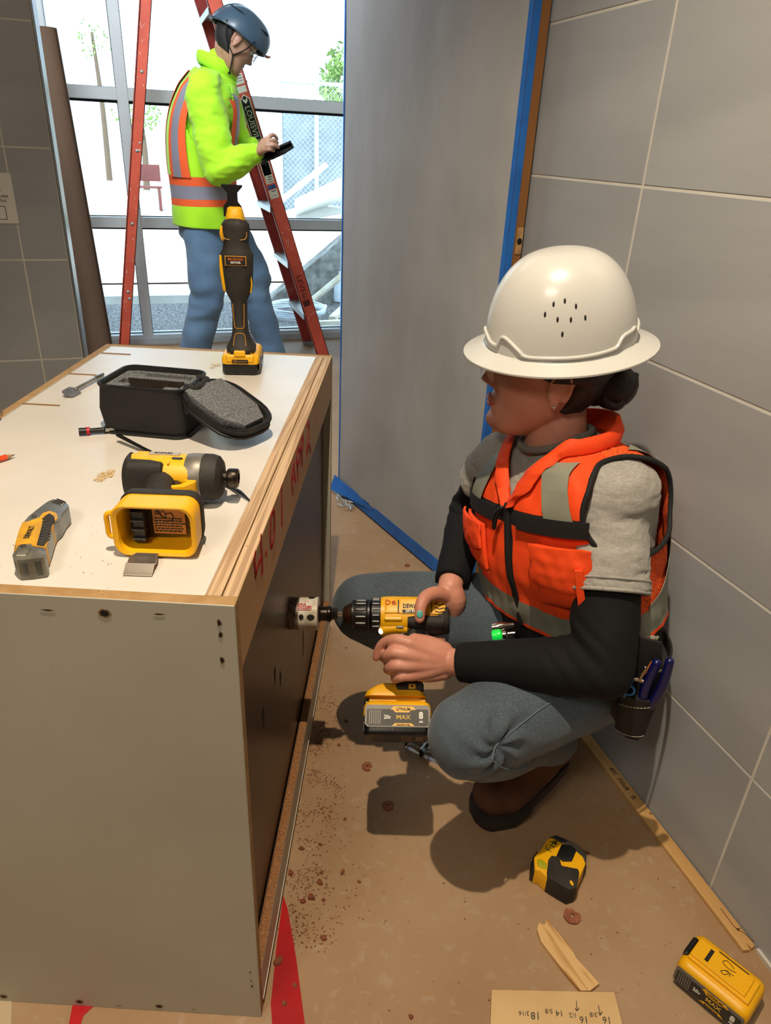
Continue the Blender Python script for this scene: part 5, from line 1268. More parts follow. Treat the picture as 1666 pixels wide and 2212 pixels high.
finger(g, [mc[3], q(868, 1461, 1.244), q(857, 1465, 1.256), q(855, 1466, 1.274), q(866, 1465, 1.292), q(880, 1462, 1.296)], .0098, .0072)
finger(g, [q(955, 1405, 1.272), q(925, 1392, 1.300), q(900, 1392, 1.316), q(880, 1402, 1.318)], .0125, .009)
# right (far) hand over the back of the drill, thumb in front
Wf = wrR
g.tube([Wf, q(968, 1292, 1.378), q(958, 1315, 1.392)], [.024, .026, .020], n=16)
g.tube([Wf, q(984, 1295, 1.372), q(980, 1325, 1.388)], [.022, .021, .016], n=14)
finger(g, [q(962, 1288, 1.362), q(942, 1282, 1.345), q(920, 1290, 1.330), q(909, 1310, 1.316), q(907, 1336, 1.312)], .0150, .0095, n=12)
finger(g, [q(955, 1300, 1.392), q(930, 1290, 1.402), q(912, 1300, 1.410), q(900, 1318, 1.408)], .0105, .0078)
for dx, r_ in ((0, .0098), (9, .0092), (17, .0085)):
    finger(g, [q(966+dx*.6, 1318, 1.392), q(962+dx*.5, 1345, 1.404), q(955+dx*.4, 1368, 1.398), q(938+dx, 1384, 1.378), q(928+dx*1.2, 1386, 1.350)], r_+.001, r_*.78)
body = remesh(g, .0027, 2, .5)
Tp = Matrix.Translation(PR)
def wpart(nm, g, m_, par=None, **k): return part(nm, g, m_, par, world=True, **k)
I0 = Tp.inverted()
gb = G(); gb.add(body.v, body.f, body.m, I0)
w1 = part('person', gb, skin_w, M=Tp, smooth=180)
ROOT[w1.name] = Tp.copy()
tag(w1, 'crouching person in a white hard hat and orange vest, drilling into the cabinet', 'person')
eyes(w1, HMx, HS)
# nail polish on the right thumb
tn = q(907, 1327, 1.3025)
nM = frame(tn, q(907, 1337, 1.304)-q(909, 1312, 1.303), W(CAMP)-tn)
wpart('thumbnail', G().ell((0, 0, 0), (.0075, .0058, .0022), M=nM, n=16), mat('nail_teal', '#5fb8b0', rough=.25), w1, label='teal painted thumbnail')
wpart('lips', G().tube([HMx @ (V(p)*HS) for p in ((.0835, -.020, -.0575), (.0925, -.009, -.0525), (.0935, 0, -.0535), (.0925, .009, -.0525), (.0835, .020, -.0575))], [.001, .0036, .0038, .0036, .001], n=8).tube([HMx @ (V(p)*HS) for p in ((.0835, -.018, -.0585), (.0915, -.008, -.0625), (.092, 0, -.063), (.0915, .008, -.0625), (.0835, .018, -.0585))], [.001, .0034, .0038, .0034, .001], n=8), mat('lips', '#a5584e', rough=.4), w1)
# hair
hair_m = mat('dark_hair', '#24120e', rough=.55, col2='#120908', scale=4, stretch=(1, 1, 1), bump=.9, bscale=45)
g = G(); R = []; rows_h = head_rows()
for i in range(61):
    z, f, b, w_ = crm(rows_h, 4.2+(len(rows_h)-1-4.2)*i/60)
    ring = []
    for j in range(72):
        ph = 2*pi*j/72; back = (1-cos(ph))/2; o_ = -.012+.022*min(1, max(0, (back-.30)*7)) if z < .055 else .009
        if z < .012: o_ = -.02+.028*min(1, max(0, (back-.56)*9))
        ring.append(tuple(V(head_pt(z, f, b, w_, ph, o_, feat=False))*HS))
    R.append(ring)
g.rings(R, M=HMx)
bunc = V((-.108, .0, -.014))
g.ell(bunc, (.044, .045, .040), M=HMx, n=28); g.ell(bunc+V((.03, .006, -.004)), (.034, .034, .032), M=HMx, n=20)
for k in range(7):
    t = k/6*2*pi; g.tube([HMx @ (bunc+V((.040*cos(t+a_)*.9*(1-.25*s2), .043*sin(t+a_)*(1-.1*s2), .020*cos(2*t+a_*2)))) for a_, s2 in ((0, 0), (.5, .3), (1.0, .8), (1.5, 1.4))], [.006, .009, .009, .005], n=8)
g = wrinkle(g, 60, .002); hr = wpart('hair', g, hair_m, w1, smooth=60)
wpart('earring', G().ell(HMx @ V((-.001, .0835, -.028)), (.0035, .0035, .0035), n=12), chrome, w1, label='small pearl ear stud')
# glasses
clr = glass('lens_clear', (.97, .98, 1.0))
gl_ = G(); 
for s_ in (1, -1): gl_.tube([HMx @ V(p) for p in ((.103, s_*.050, .022), (.060, s_*.074, .026), (.0, s_*.081, .024), (-.020, s_*.080, .006))], [.0016, .0020, .0018, .0016], n=8)
gl_.tube([HMx @ V(p) for p in ((.103, .052, .026), (.113, .02, .029), (.115, 0, .028), (.113, -.02, .029), (.103, -.052, .026))], .0013, n=8)
sg_ = wpart('safety_glasses', gl_, mat('glasses_frame', '#b9b0a8', rough=.2), w1)
g = G(); R = []
for i in range(7):
    z = .027-.046*i/6; R.append([tuple(HMx @ V((.116-.014*(y_/.052)**2, y_, z-.002*abs(y_)/.05))) for y_ in [(-.055+.11*j/20) for j in range(21)]])
g.rings(R, closed=False); wpart('lens', g, clr, sg_)
# jeans
jeans = denim('denim_worn', '#3d4b56', '#25313b', '#727f86')
g = G()
T1.geo(g, -.09, .07, .012, n=48, k=16)
for hp_, kn_, an_, cal in ((hipL, knL, anL, 1), (hipR, knR, anR, 0)):
    g.tube([lerp(hp_, kn_, -.04)+V((0, 0, -.005)), lerp(hp_, kn_, .18)-V((0, 0, .004)), lerp(hp_, kn_, .5)-V((0, 0, .002)), lerp(hp_, kn_, .80), kn_+(kn_-hp_).normalized()*.012], [.100, .094, .088, .079, .070], n=28, res=6)
    b_ = (kn_-hp_).normalized()
    g.tube([kn_+b_*.004-V((0, 0, .008)), lerp(kn_, an_, .14)-V((0, 0, .012)), lerp(kn_, an_, .38)-V((0, 0, .010)), lerp(kn_, an_, .68), lerp(kn_, an_, .96)], [.066, .070, .066, .058, .056], n=26, res=6)
g = remesh(g, .0048, 6, .5)
kc = knL+V((0, 0, -.03))
def kneefold(v):
    p = V(v); out = p.copy()
    for kn_, an_, hp_ in ((knL, anL, hipL), (knR, anR, hipR)):
        c_ = lerp(kn_, an_, .30); c_ = c_+(lerp(hp_, kn_, .62)-c_)*.45
        d_ = p-c_; r_ = d_.length
        if r_ < .10:
            ax_ = (kn_-hp_).normalized(); w_ = (1-r_/.10)**1.2; s_ = sin((d_.dot(ax_)*1.0+d_.z*.8)*230+nz(p, 20, 2.2)); out += d_.normalized()*s_*.0075*w_
    n_ = noise.noise_vector(V((p.x*14, p.y*14, p.z*22))); out += n_*.0035
    return tuple(out)
from mathutils.bvhtree import BVHTree
bv0 = BVHTree.FromPolygons([V(v) for v in g.v], g.f)
h_ = bv0.ray_cast(W(CAMP), WD(ray(1078, 1618)).normalized()); kc0, kn0 = h_[0], h_[1]
e1 = kn0.orthogonal().normalized(); e2 = kn0.cross(e1)
def crease(v):
    p = V(v); d_ = p-kc0; r_ = d_.length
    if r_ > .10: return tuple(p)
    th = atan2(d_.dot(e2), d_.dot(e1)); w_ = exp(-((r_-.032)/.026)**2)
    return tuple(p+kn0*(.0052*w_*sin(th*7+r_*70+nz(p, 30, 1.5))-.010*exp(-(r_/.016)**2)))
g.v = [crease(kneefold(v)) for v in g.v]
jw = G(); jw.add(g.v, g.f)
jn = wpart('jeans', g, jeans, w1, smooth=180)
# side seam on the near leg
camv = (W(CAMP)-lerp(hipL, knL, .5)).normalized()
g = G(); P = [q(x, y, d) for x, y, d in ((1315, 1468, 1.185), (1260, 1487, 1.165), (1200, 1513, 1.140), (1150, 1543, 1.118), (1105, 1575, 1.105), (1072, 1610, 1.110), (1060, 1650, 1.125))]
bv = BVHTree.FromPolygons([V(v) for v in jw.v], jw.f)
camc = W(CAMP)
def surf(px, py, lift=.0012):
    r = WD(ray(px, py)).normalized(); h_ = bv.ray_cast(camc, r)
    return (h_[0]+h_[1]*lift) if h_[0] is not None else None
def seamline(pts, r_):
    P = [surf(*p) for p in pts]; P = [p for p in P if p is not None]
    return G().tube(P, r_, n=6, res=4)
wpart('side_seam', seamline([(1325, 1462), (1290, 1474), (1250, 1487), (1210, 1506), (1170, 1530), (1130, 1560), (1095, 1590), (1070, 1612), (1062, 1640)], .0013), mat('seam_light', '#5e6c74', rough=.9), jn)
wpart('seam', seamline([(1062, 1640), (1080, 1655), (1110, 1662), (1140, 1655)], .0012), mat('seam_light', ''), jn)
# boots
boot_m = mat('boot_leather', '#5a3720', rough=.85, col2='#3c2314', scale=12, bump=.25, bscale=60)
sole_m = mat('boot_sole', '#1d1512', rough=.8, col2='#2b1f19', scale=30)
def boot(an_, toe, heel, name='boot'):
    g = G(); d = (toe-heel); dh = V((d.x, d.y, 0)).normalized(); ball = lerp(heel, toe, .62); ball.z = .030
    g.tube([an_+V((0, 0, .075))+dh*.01, an_+V((0, 0, .01)), lerp(an_, heel, .5)+dh*.018], [.056, .052, .050], n=22, flat=1)
    g.tube([heel+dh*.030+V((0, 0, .034)), lerp(heel, ball, .5)+V((0, 0, .046)), ball+V((0, 0, .034)), toe-dh*.040+V((0, 0, .034))], [.044, .050, .049, .044], n=22, flat=.92)
    g.tube([an_+V((0, 0, -.01)), lerp(an_, ball, .5)+V((0, 0, .018)), ball+V((0, 0, .040))], [.050, .046, .040], n=20)
    g = remesh(g, .004, 5, .5); g = wrinkle(g, 28, .0035)
    b_ = wpart(name, g, boot_m, w1, smooth=180)
    # sole: ribbon following the foot line
    lat = V((-dh.y, dh.x, 0)); pts = []
    outl = [(-.010, .030), (.03, .040), (.08, .038), (.13, .044), (.18, .050), (.225, .046), (.255, .030), (.265, 0)]
    Lf = .262; R = []
    def base(s_):   # s along the foot from heel
        t = s_/Lf; p = lerp(heel, ball, min(1, t/.62)) if t < .62 else lerp(ball, toe, (t-.62)/.38); return V((p.x, p.y, (p.z-.022) if t < .62 else max(.0, p.z-.022)))
    for i in range(33):
        s_ = Lf*i/32; k = i/32; w_ = .036+.012*sin(k*pi*.95)**1.0+(.006 if k > .45 else 0)
        if k < .08: w_ *= .55+.45*sqrt(k/.08)
        if k > .86: w_ *= sqrt(max(.05, 1-((k-.86)/.15)**2))
        c_ = base(s_); c_.z = max(c_.z, .0006) if k > .55 else c_.z
        R.append([tuple(c_-lat*w_), tuple(c_+lat*w_), tuple(c_+lat*(w_+.002)+V((0, 0, .011))), tuple(c_+lat*w_+V((0, 0, .024))), tuple(c_-lat*w_+V((0, 0, .024))), tuple(c_-lat*(w_+.002)+V((0, 0, .011)))])
    wpart('sole', G().rings(R), sole_m, b_, smooth=40)
    return b_
boot(anL, W(.213, 1.050, .024), W(.400, 1.115, .150))
boot(anR, W(.205, 1.330, .024), W(.415, 1.370, .060))
# T-shirt
tee = mat('heather_grey', '#a29f98', rough=.95, col2='#8d8a83', scale=160, stretch=(1, 1, 3), detail=3, sheen=.1, bump=.1, bscale=300, lo=.3, hi=.7)
def addfold(g, sc, amp, sq=(1, 1, 1)):
    return wrinkle(g, sc, amp, sq)
g = G(); T1.geo(g, .02, .452, .004, n=56, k=44)
for sh_, el_ in ((shL, elL), (shR, elR)):
    g.tube([lerp(sh_, neck, .45)+V((0, 0, .004)), lerp(sh_, neck, .1), lerp(sh_, el_, .3), lerp(sh_, el_, .32), lerp(sh_, el_, .43)], [.050, .066, .068, .068, .0675], n=28, res=5, round_ends=False)
g = remesh(g, .0042, 5, .5); g = addfold(g, 22, .0035, (1, 1, 2.2)); g = addfold(g, 60, .0016, (1, 1, 2.5))
ts = wpart('t_shirt', g, tee, w1, smooth=180)
c_, up_, L_, F_ = T1.frame(.463*T1.k)
nk = [c_+L_*(.062*cos(t))+F_*(.062*sin(t)+.0)+up_*(-.016*max(0, sin(t))-.002) for t in [2*pi*k/24 for k in range(25)]]
wpart('neck_band', G().tube(nk, .0065, n=8, res=1, round_ends=False), mat('heather_dark', '#7b7872', rough=.95, col2='#6b6862', scale=160), ts)
for sh_, el_, nm in ((shL, elL, 'sleeve_hem'),):
    c_ = lerp(sh_, el_, .435); d_ = (el_-sh_).normalized(); a_ = d_.orthogonal().normalized(); b_ = d_.cross(a_)
    wpart('sleeve_hem', G().tube([c_+a_*.0660*cos(2*pi*k/24)+b_*.0660*sin(2*pi*k/24) for k in range(25)], .0035, n=8, res=1, round_ends=False).tube([c_-d_*.018+a_*.0680*cos(2*pi*k/24)+b_*.0680*sin(2*pi*k/24) for k in range(25)], .0018, n=6, res=1, round_ends=False), tee, ts)
tx = T1.patch(radians(-16), radians(16), .285, .325, .0055, .0004)
# shirt print letters under the zipper
c_, up_, L_, F_ = T1.frame(.285*T1.k); pM = frame(T1.pt(radians(2), .287, .010), L_, F_)
wpart('shirt_print', G().text('OZO', pM, .036, .0006, bold=.0008), mat('print_rust', '#8e5a4c', rough=.8), ts, smooth=0)
# black arm sleeves
blk = mat('black_sleeve', '#0c0c0e', rough=.85, col2='#08080a', scale=10, spec=.3, bump=.1, bscale=250)
def sleeve(sh_, el_, wr_, r):
    g = G().tube([lerp(sh_, el_, .38), lerp(sh_, el_, .72), el_+(el_-sh_).normalized()*.004, ], [r[0], r[1], r[2]], n=26, res=8)
    g.tube([el_, lerp(el_, wr_, .25), lerp(el_, wr_, .6), lerp(el_, wr_, .94)], [r[2]*1.02, r[3], r[4], r[5]], n=26, res=8, round_ends=False)
    g = remesh(g, .0038, 4, .5); out = []
    mid_ = lerp(sh_, wr_, .5); inner = el_+(mid_-el_).normalized()*.045
    for v in g.v:
        p = V(v); d_ = (p-inner); w_ = exp(-(d_.length/.06)**2); ax_ = (wr_-sh_).normalized()
        s_ = sin(d_.dot(ax_)*240+nz(p, 16, 2.0)); p = p+(p-lerp(el_, inner, -.3)).normalized()*s_*.0035*w_+noise.noise_vector(p*26)*.0018; out.append(tuple(p))
    g.v = out; return wpart('arm_sleeve', g, blk, w1, smooth=180)
sleeve(shL, elL, wrL, (.055, .055, .050, .049, .042, .034))
sleeve(shR, elR, wrR, (.050, .049, .046, .044, .038, .033))
# black undershirt tail and belt at the waist
g = G(); T1.geo(g, -.055, .142, .013, n=56, k=14); g = remesh(g, .005, 3, .5); g = addfold(g, 30, .004)
wpart('shirt_tail', g, mat('black_cotton', '#121213', rough=.95), w1, smooth=180)
# ------------- safety vest
org = mat('vest_orange', '#f24a08', rough=.75, col2='#ea4306', scale=8, bump=.15, bscale=350)
mesh_or = mat('vest_mesh_orange', '#f2560f', rough=.85, col2='#7a2a0c', scale=420, detail=0, lo=.30, hi=.42, bump=.3, bscale=420)
refl = mat('retro_grey', '#87897a', rough=.45, col2='#7a7c6e', scale=10, bump=.12, bscale=40)
vblk = mat('vest_black', '#0d0d0e', rough=.8, bump=.3, bscale=400)
N_, K_ = 420, 300; h0, h1 = .125, .452
def VZ(h): return (h-h0)/(h1-h0)
def arm_in(th, h, side):
    # elliptical armhole on each side, in (angle, height)
    a_ = (th-side*pi/2); a_ = (a_+pi) % (2*pi)-pi
    return (a_/radians(46))**2+((h-.345)/(.080))**2 < 1
def vmat(th, h, xl, front):
    a_ = abs(xl)
    if h < .130: return 0
    if .131 < h < .174: return 2
    if front and a_ < .010 and h < .335: return 3
    if front and .306 < h < .330: return 3
    if .285 < h < .45:
        lo_ = .070+(.40-h)*.16; 
    if not front and h < .45 and a_ > .0: return 1
    if front and a_ > .125 and h < .25: return 1
    return 0
vv = []; ok = []
for i in range(K_+1):
    h = h0+(h1-h0)*i/K_
    for j in range(N_):
        th = 2*pi*j/N_; cs = cos(th)
        off = .0185+.004*nz((sin(th)*3, cs*3, h*16), 1)+.003*nz((sin(th)*8, cs*8, h*30), 1)+(.008*(1-VZ(h))**2)
        vv.append(tuple(T1.pt(th, h, off)))
ff, mm = [], []
gapf = lambda h: 0.0 if h < .335 else (h-.335)*.55
for i in range(K_):
    h = h0+(h1-h0)*(i+.5)/K_; c_, up_, L_, F_ = T1.frame(h*T1.k)
    for j in range(N_):
        th = 2*pi*(j+.5)/N_; p = T1.pt(th, h, .02); xl = (p-c_).dot(L_); front = cos(th) > 0
        if front and abs(xl) < gapf(h): continue
        if front and h > .44: continue
        if arm_in(th, h, 1) or arm_in(th, h, -1): continue
        ff.append((i*N_+j, i*N_+(j+1) % N_, (i+1)*N_+(j+1) % N_, (i+1)*N_+j)); mm.append(vmat(th, h, xl, front))
g = G(); g.v = vv; g.f = ff; g.m = mm
vest = wpart('safety_vest', g, [org, mesh_or, refl, vblk], w1, smooth=180)
def th_x(T, h, x, side, back=False):
    """angle on the trunk surface where the lateral distance is x"""
    c_, up_, L_, F_ = T.frame(h*T.k); a_, b_ = (0, pi/2)
    for _ in range(24):
        m_ = (a_+b_)/2; th = (pi-m_) if back else m_
        if (T.pt(side*th, h, .02)-c_).dot(L_)*side < x: a_ = m_
        else: b_ = m_
    return side*((pi-a_) if back else a_)
def stripe(T, h0_, h1_, xf, w, side, back, off, th=.0010, n=10, k=44):
    fn = lambda u, v: (th_x(T, h0_+(h1_-h0_)*v, xf(h0_+(h1_-h0_)*v)+w*u, side, back), h0_+(h1_-h0_)*v)
    g = T.patch(0, 0, 0, 0, off, th, n=n, k=k, fn=fn); return g
xf1 = lambda h: .066+(.40-h)*.30
for s_ in (1, -1):
    wpart('reflective_stripe', stripe(T1, .326, .430, xf1, .050, s_, False, .0255), refl, vest, smooth=60)
    wpart('reflective_stripe', stripe(T1, .150, .430, xf1, .050, s_, True, .0255), refl, vest, smooth=60)
# armhole binding
def bind(side):
    P = []
    for k in range(49):
        t = 2*pi*k/48; th = side*pi/2+radians(46)*cos(t)*1.0; h = .345+.080*sin(t)
        P.append(T1.pt(th, h, .0225+.003*nz((cos(t)*2, sin(t)*2, 1), 1)))
    return G().tube(P, .0042, n=8, res=1, round_ends=False)
wpart('armhole_binding', bind(1), vblk, vest); wpart('armhole_binding', bind(-1), vblk, vest)
# lapels and standing collar: one folded band along the V neck and round the neck
def at_x(h, x, off, side):
    c_, up_, L_, F_ = T1.frame(h*T1.k); best = None
    for k in range(91):
        th = side*pi/2*k/90; p = T1.pt(th, h, off); d_ = abs((p-c_).dot(L_)*side-x)
        if best is None or d_ < best[0]: best = (d_, th)
    return best[1]
def lap(h, side, w=.030):
    x = max(.004, gapf(h)); a_, m_, b_ = at_x(h, max(.003, x-.006), .02, side), at_x(h, x+w*.45, .02, side), at_x(h, x+w, .02, side)
    return [T1.pt(a_, h, .0265), T1.pt(m_, h, .0345), T1.pt(b_, h+.002, .0275), T1.pt(b_, h+.002, .0235), T1.pt(m_, h, .0290), T1.pt(a_, h, .0220)]
def neckc(a_):
    th = radians(a_); bk = max(0, -cos(th)); up_ = V((0, 0, 1)); H_ = .020+.020*bk
    o = T1.pt(th, .446, .028); i_ = T1.pt(th, .446, .022); c_ = T1.frame(.46*T1.k)[0]; inn = V(((c_-o).x, (c_-o).y, 0)).normalized()*.006
    return [o+up_*H_+inn, o+up_*H_*.5-inn*.5, o-up_*.004-inn*.2, i_-up_*.004, i_+up_*H_*.5-inn*.5, i_+up_*H_+inn]
secs_ = [lap(h, 1, .010+.022*min(1, (h-.333)/.03)) for h in (.334, .344, .354, .365, .376, .388, .40, .41, .42)]+[neckc(a_) for a_ in (52, 72, 95, 120, 145, 165, 180, 195, 215, 240, 265, 288, 308)]+[lap(h, -1, .010+.022*min(1, (h-.333)/.03)) for h in (.42, .41, .40, .388, .376, .365, .354, .344, .334)]
RR = []
for i in range((len(secs_)-1)*4+1): 
    flat_ = [tuple(c for p in s_ for c in p) for s_ in secs_]; q_ = crm(flat_, i/4); RR.append([tuple(q_[3*k:3*k+3]) for k in range(6)])
wpart('collar', wrinkle(G().rings(RR), 40, .0015), org, vest, smooth=60)
# zipper
zp = [T1.pt(radians(0), h, .0245+.002*sin(h*60)) for h in (.129, .14, .155, .17, .19, .22, .26, .30, .334)]
wpart('zipper', G().tube(zp, .0075, n=10, res=4, flat=.5, up=tuple(F_)), vblk, vest)
g = G().tube([T1.pt(0, .334, .036), T1.pt(radians(-2), .320, .038), T1.pt(radians(-3), .300, .038)], [.004, .005, .004], n=8)
wpart('zipper_pull', g, black, vest)
# chest band (black webbing, slightly proud)
for a0, a1 in ((6, 49), (-56, -6)): wpart('chest_band', T1.patch(radians(a0), radians(a1), .305, .330, .027, .0016), vblk, vest)
# pockets with flaps
def pocket(a0, a1, h0_, h1_, bul, flap):
    o = wpart('pocket', T1.patch(radians(a0), radians(a1), h0_, h1_, .026, .006, bulge=bul), org, vest, smooth=60)
    fn = lambda u, v: (radians(a0-1+(a1-a0+2)*u), h1_+.004-(flap+.012*sin(pi*u))*(1-v))
    g = T1.patch(0, 0, 0, 0, .034+bul*.5, .004, fn=fn, bulge=.004); g = wrinkle(g, 60, .0025)
    wpart('pocket_flap', g, org, o, smooth=60)
pocket(18, 50, .200, .290, .012, .052); pocket(-50, -16, .210, .292, .006, .042)
g = T1.patch(radians(42), radians(46), .190, .270, .048, .006); wpart('pen_slot', g, org, vest, smooth=60)
# ------------- full brim hard hat
hat_w = mat('hard_hat_white', '#c8c8c3', rough=.30, var=.02, coat=.4)
HHM = HMx @ Matrix.Translation((-.006, 0, .060)) @ Matrix.Rotation(radians(8.5), 4, 'Y')
def hat_r(z, ph):
    """dome radius scale (0..1) and ellipse"""
    return 1
n_ = 96; R = []
dome_l, dome_w, dh_ = .1215, .104, .143
prof = [(1.0, .0)]
def dome_pt(t, ph, off=0.0):
    # t 0 base .. 1 crown
    a_ = t*pi/2; r_ = cos(a_)**.72 if t < 1 else 0; z = dh_*sin(a_)**1.06
    bulk = 1+.012*gs(sin(ph), .35)*(1 if cos(ph) > 0 else .6)*(1-t)
    rx, ry = (dome_l+off)*r_*bulk, (dome_w+off)*r_*bulk
    return V((rx*cos(ph), ry*sin(ph), z+off*sin(a_)))
inner = []
g = G()
brim = lambda ph: (.159, .128)
# under surface -> rim -> top of the brim -> dome
for (k, dz, s_) in ((0, -.006, 1), (.25, -.007, 1), (.6, -.010, 1), (.92, -.0145, 1), (1.0, -.0155, 1), (1.012, -.0140, 1), (1.0, -.0122, 1), (.9, -.0112, 1), (.6, -.0075, 1), (.3, -.0040, 1), (.08, -.0018, 1)):
    ring = []
    for j in range(n_):
        ph = 2*pi*j/n_; bx, by = brim(ph); b0 = dome_pt(0, ph); x = b0.x+(bx*cos(ph)-b0.x)*k; y = b0.y+(by*sin(ph)-b0.y)*k
        zz = dz-.003*k*(abs(sin(ph))**2)
        ring.append((x, y, zz))
    R.append(ring)
for i in range(41): R.append([tuple(dome_pt(.0+i/40*.995, 2*pi*j/n_)) for j in range(n_)])
g.rings(R, M=HHM, cap=False)
v0 = len(g.v); g.v.append(tuple(HHM @ V((0, 0, dh_)))); last = v0-n_
for j in range(n_): g.f.append((last+j, last+(j+1) % n_, v0)); g.m.append(0)
hh = wpart('hard_hat', g, hat_w, w1, smooth=50)
so = hh.modifiers.new('s', 'SOLIDIFY'); so.thickness = .002; so.offset = -1
# raised ridge line zigzagging along the base of the dome
def on_dome(ph, z, off=.001):
    lo_, hi__ = 0, 1
    for _ in range(30):
        m_ = (lo_+hi__)/2
        if dome_pt(m_, ph).z < z: lo_ = m_
        else: hi__ = m_
    return dome_pt(lo_, ph, off)
for s_ in (1, -1):
    ln = [(2, .022), (12, .018), (18, .013), (24, .011), (30, .012), (34, .026), (40, .026), (52, .012), (58, .004), (75, .004), (92, .004), (108, .005), (122, .007), (128, .010), (134, .022), (146, .024), (152, .026), (155, .017), (160, .018), (172, .020), (180, .022)]
    P = [HHM @ on_dome(s_*radians(a_), z+.001, .0008) for a_, z in ln]
    wpart('ridge', G().tube(P, .0031, n=10, res=3, round_ends=True), hat_w, hh)
g = G()
for a_, z, in ((101, .063), (94, .080), (85, .088), (76, .084), (70, .070), (90, .062), (80, .063), (84, .042)):
    p = on_dome(radians(a_), z, .0002); nn = V((p.x/dome_l**2, p.y/dome_w**2, p.z/dh_**2*.8)).normalized()
    MM = HHM @ frame(p, V((0, 0, 1)).cross(nn).cross(nn), nn); g.ell((0, 0, 0), (.0042, .0018, .0009), M=MM, n=12)
wpart('vent_holes', g, ink_black, hh)
P = [HHM @ on_dome(radians(a_), z, .001) for a_, z in ((14, .075), (10, .085), (8, .105), (14, .118), (22, .10), (20, .085), (14, .075))]
# ------------- belt, pouch with tools
belt_m = mat('belt_leather', '#15110f', rough=.7, col2='#0e0b0a', scale=40, bump=.2, bscale=150)
stitch = mat('stitching', '#b9b2a2', rough=.8)
pa, pb = pd(1412, 1392, 1.135), pd(1362, 1606, 1.235)
pM = frame(pa, pb-pa, W(CAMP)-pa)       # local x down the pouch, z towards viewer
Lp = (pb-pa).length
ph_ = wpart('tool_pouch', G().prism([(0, -.018), (.03, -.030), (Lp*.55, -.046), (Lp*.78, -.040), (Lp, -.004), (Lp*.99, .016), (Lp*.90, .026), (Lp*.55, .030), (.05, .028), (0, .018)], .005, .0015, M=pM @ Matrix.Translation((0, -.006, -.014))), belt_m, w1, smooth=40)
g = G(); R = []
for i in range(9):
    t = i/8; x = Lp*(.50+.40*t); w_ = .034-.010*t; dp = .017-.003*t
    R.append([(x, -.006+w_*cos(a_), -.004+dp*max(0, sin(a_))+(0 if sin(a_) > 0 else 0)) for a_ in [pi*k/12 for k in range(13)]]+[(x, -.006-w_*.9+1.8*w_*k/5, -.007) for k in range(1, 5)])
g.rings(R, M=pM); pk = wpart('pouch_pocket', g, belt_m, ph_, smooth=50)
def st_line(t, a0, a1, t2=None):
    out = G(); t2 = t if t2 is None else t2
    for k in range(12):
        if k % 1: continue
        u0, u1 = k/12, k/12+.05; 
        def pp(u):
            tt = t+(t2-t)*u; a_ = a0+(a1-a0)*u; x = Lp*(.50+.40*tt); w_ = .034-.010*tt; dp = .017-.003*tt; return pM @ V((x, -.006+(w_+.0006)*cos(a_), -.004+(dp+.0006)*sin(a_)))
        out.tube([pp(u0), pp(u1)], .0006, n=5, res=1)
    return out
wpart('stitches', st_line(.10, .5, 2.6, .30), stitch, pk, kind='stuff'); wpart('stitches', st_line(.93, .4, 2.7, .98), stitch, pk, kind='stuff')
g = G().tube([pd(1300, 1330, 1.16), pd(1370, 1345, 1.18), pd(1420, 1335, 1.24), pd(1440, 1318, 1.30)], .020, n=14, flat=1.3)
for nm, m_, off_, hh0, hh1 in (('tool_belt', belt_m, .030, -.012, .030),):
    wpart(nm, T1.patch(radians(-160), radians(170), hh0, hh1, off_, .004, n=60, k=3), m_, w1)
# pale shirt bits between belt and pouch
g = G().tube([pd(1330, 1412, 1.195), pd(1360, 1395, 1.200), pd(1398, 1378, 1.22), pd(1420, 1375, 1.25)], [.006, .013, .012, .004], n=12, flat=.5); wpart('shirt_hem', wrinkle(g, 50, .003), mat('pale_hem', '#9b9680', rough=.9), w1)
# pliers with blue grips, kept in the pouch
plM = pM @ Matrix.Translation((Lp*.60, .007, -.002)) @ Matrix.Rotation(radians(176), 4, 'Z')
blu = mat('navy_grip', '#10134f', rough=.25)
plr = thing('pliers', plM, 'dark blue handled pliers standing in the black pouch on the worker\'s hip', 'pliers')
part('handle', G().tube([(0, .004, .002), (.03, .006, .003), (.06, .006, .005), (.098, .003, .006)], [.008, .009, .0088, .0075], n=12), blu, plr)
part('handle', G().tube([(0, -.006, .002), (.03, -.013, .005), (.07, -.016, .008), (.112, -.014, .010)], [.007, .008, .008, .007], n=12), blu, plr)
part('jaws', G().tube([(-.022, 0, -.002), (-.004, -.001, .001)], [.004, .007], n=10), steel, plr)
tlM = pM @ Matrix.Translation((Lp*.44, -.022, .006))
tl = thing('tin_snips_tool', tlM, 'small bright blue ringed tool beside the pliers in the black pouch', 'tool')
ltb = mat('bright_blue', '#2a7fd0', rough=.35)
part('ring', G().tube([(.010*cos(t), .010*sin(t), .004) for t in [2*pi*k/20 for k in range(21)]], .0022, n=8, res=1, round_ends=False), ltb, tl)
part('stem', G().tube([(-.009, 0, .004), (-.022, .002, .004)], .0035, n=8).tube([(.009, -.002, .004), (.018, -.004, .002)], .0025, n=8), ltb, tl)
part('metal_tab', G().box((-.024, .006, .002), (.006, .030, .003), .0008).tube([(-.026, .014, .004), (-.055, .018, .006)], .0028, n=8), steel, tl)
g = G()
for k in range(7): g.ell((.028+.004*(k % 3), -.006+.005*k*.6, -.001+.002*(k % 2)), (.004, .003, .003), n=8)
part('clip', g, darksteel, tl)
rb = thing('marking_tags', pM @ Matrix.Translation((Lp*.22, .006, .003)), 'orange and white tags tucked in the top of the black pouch', 'tag')
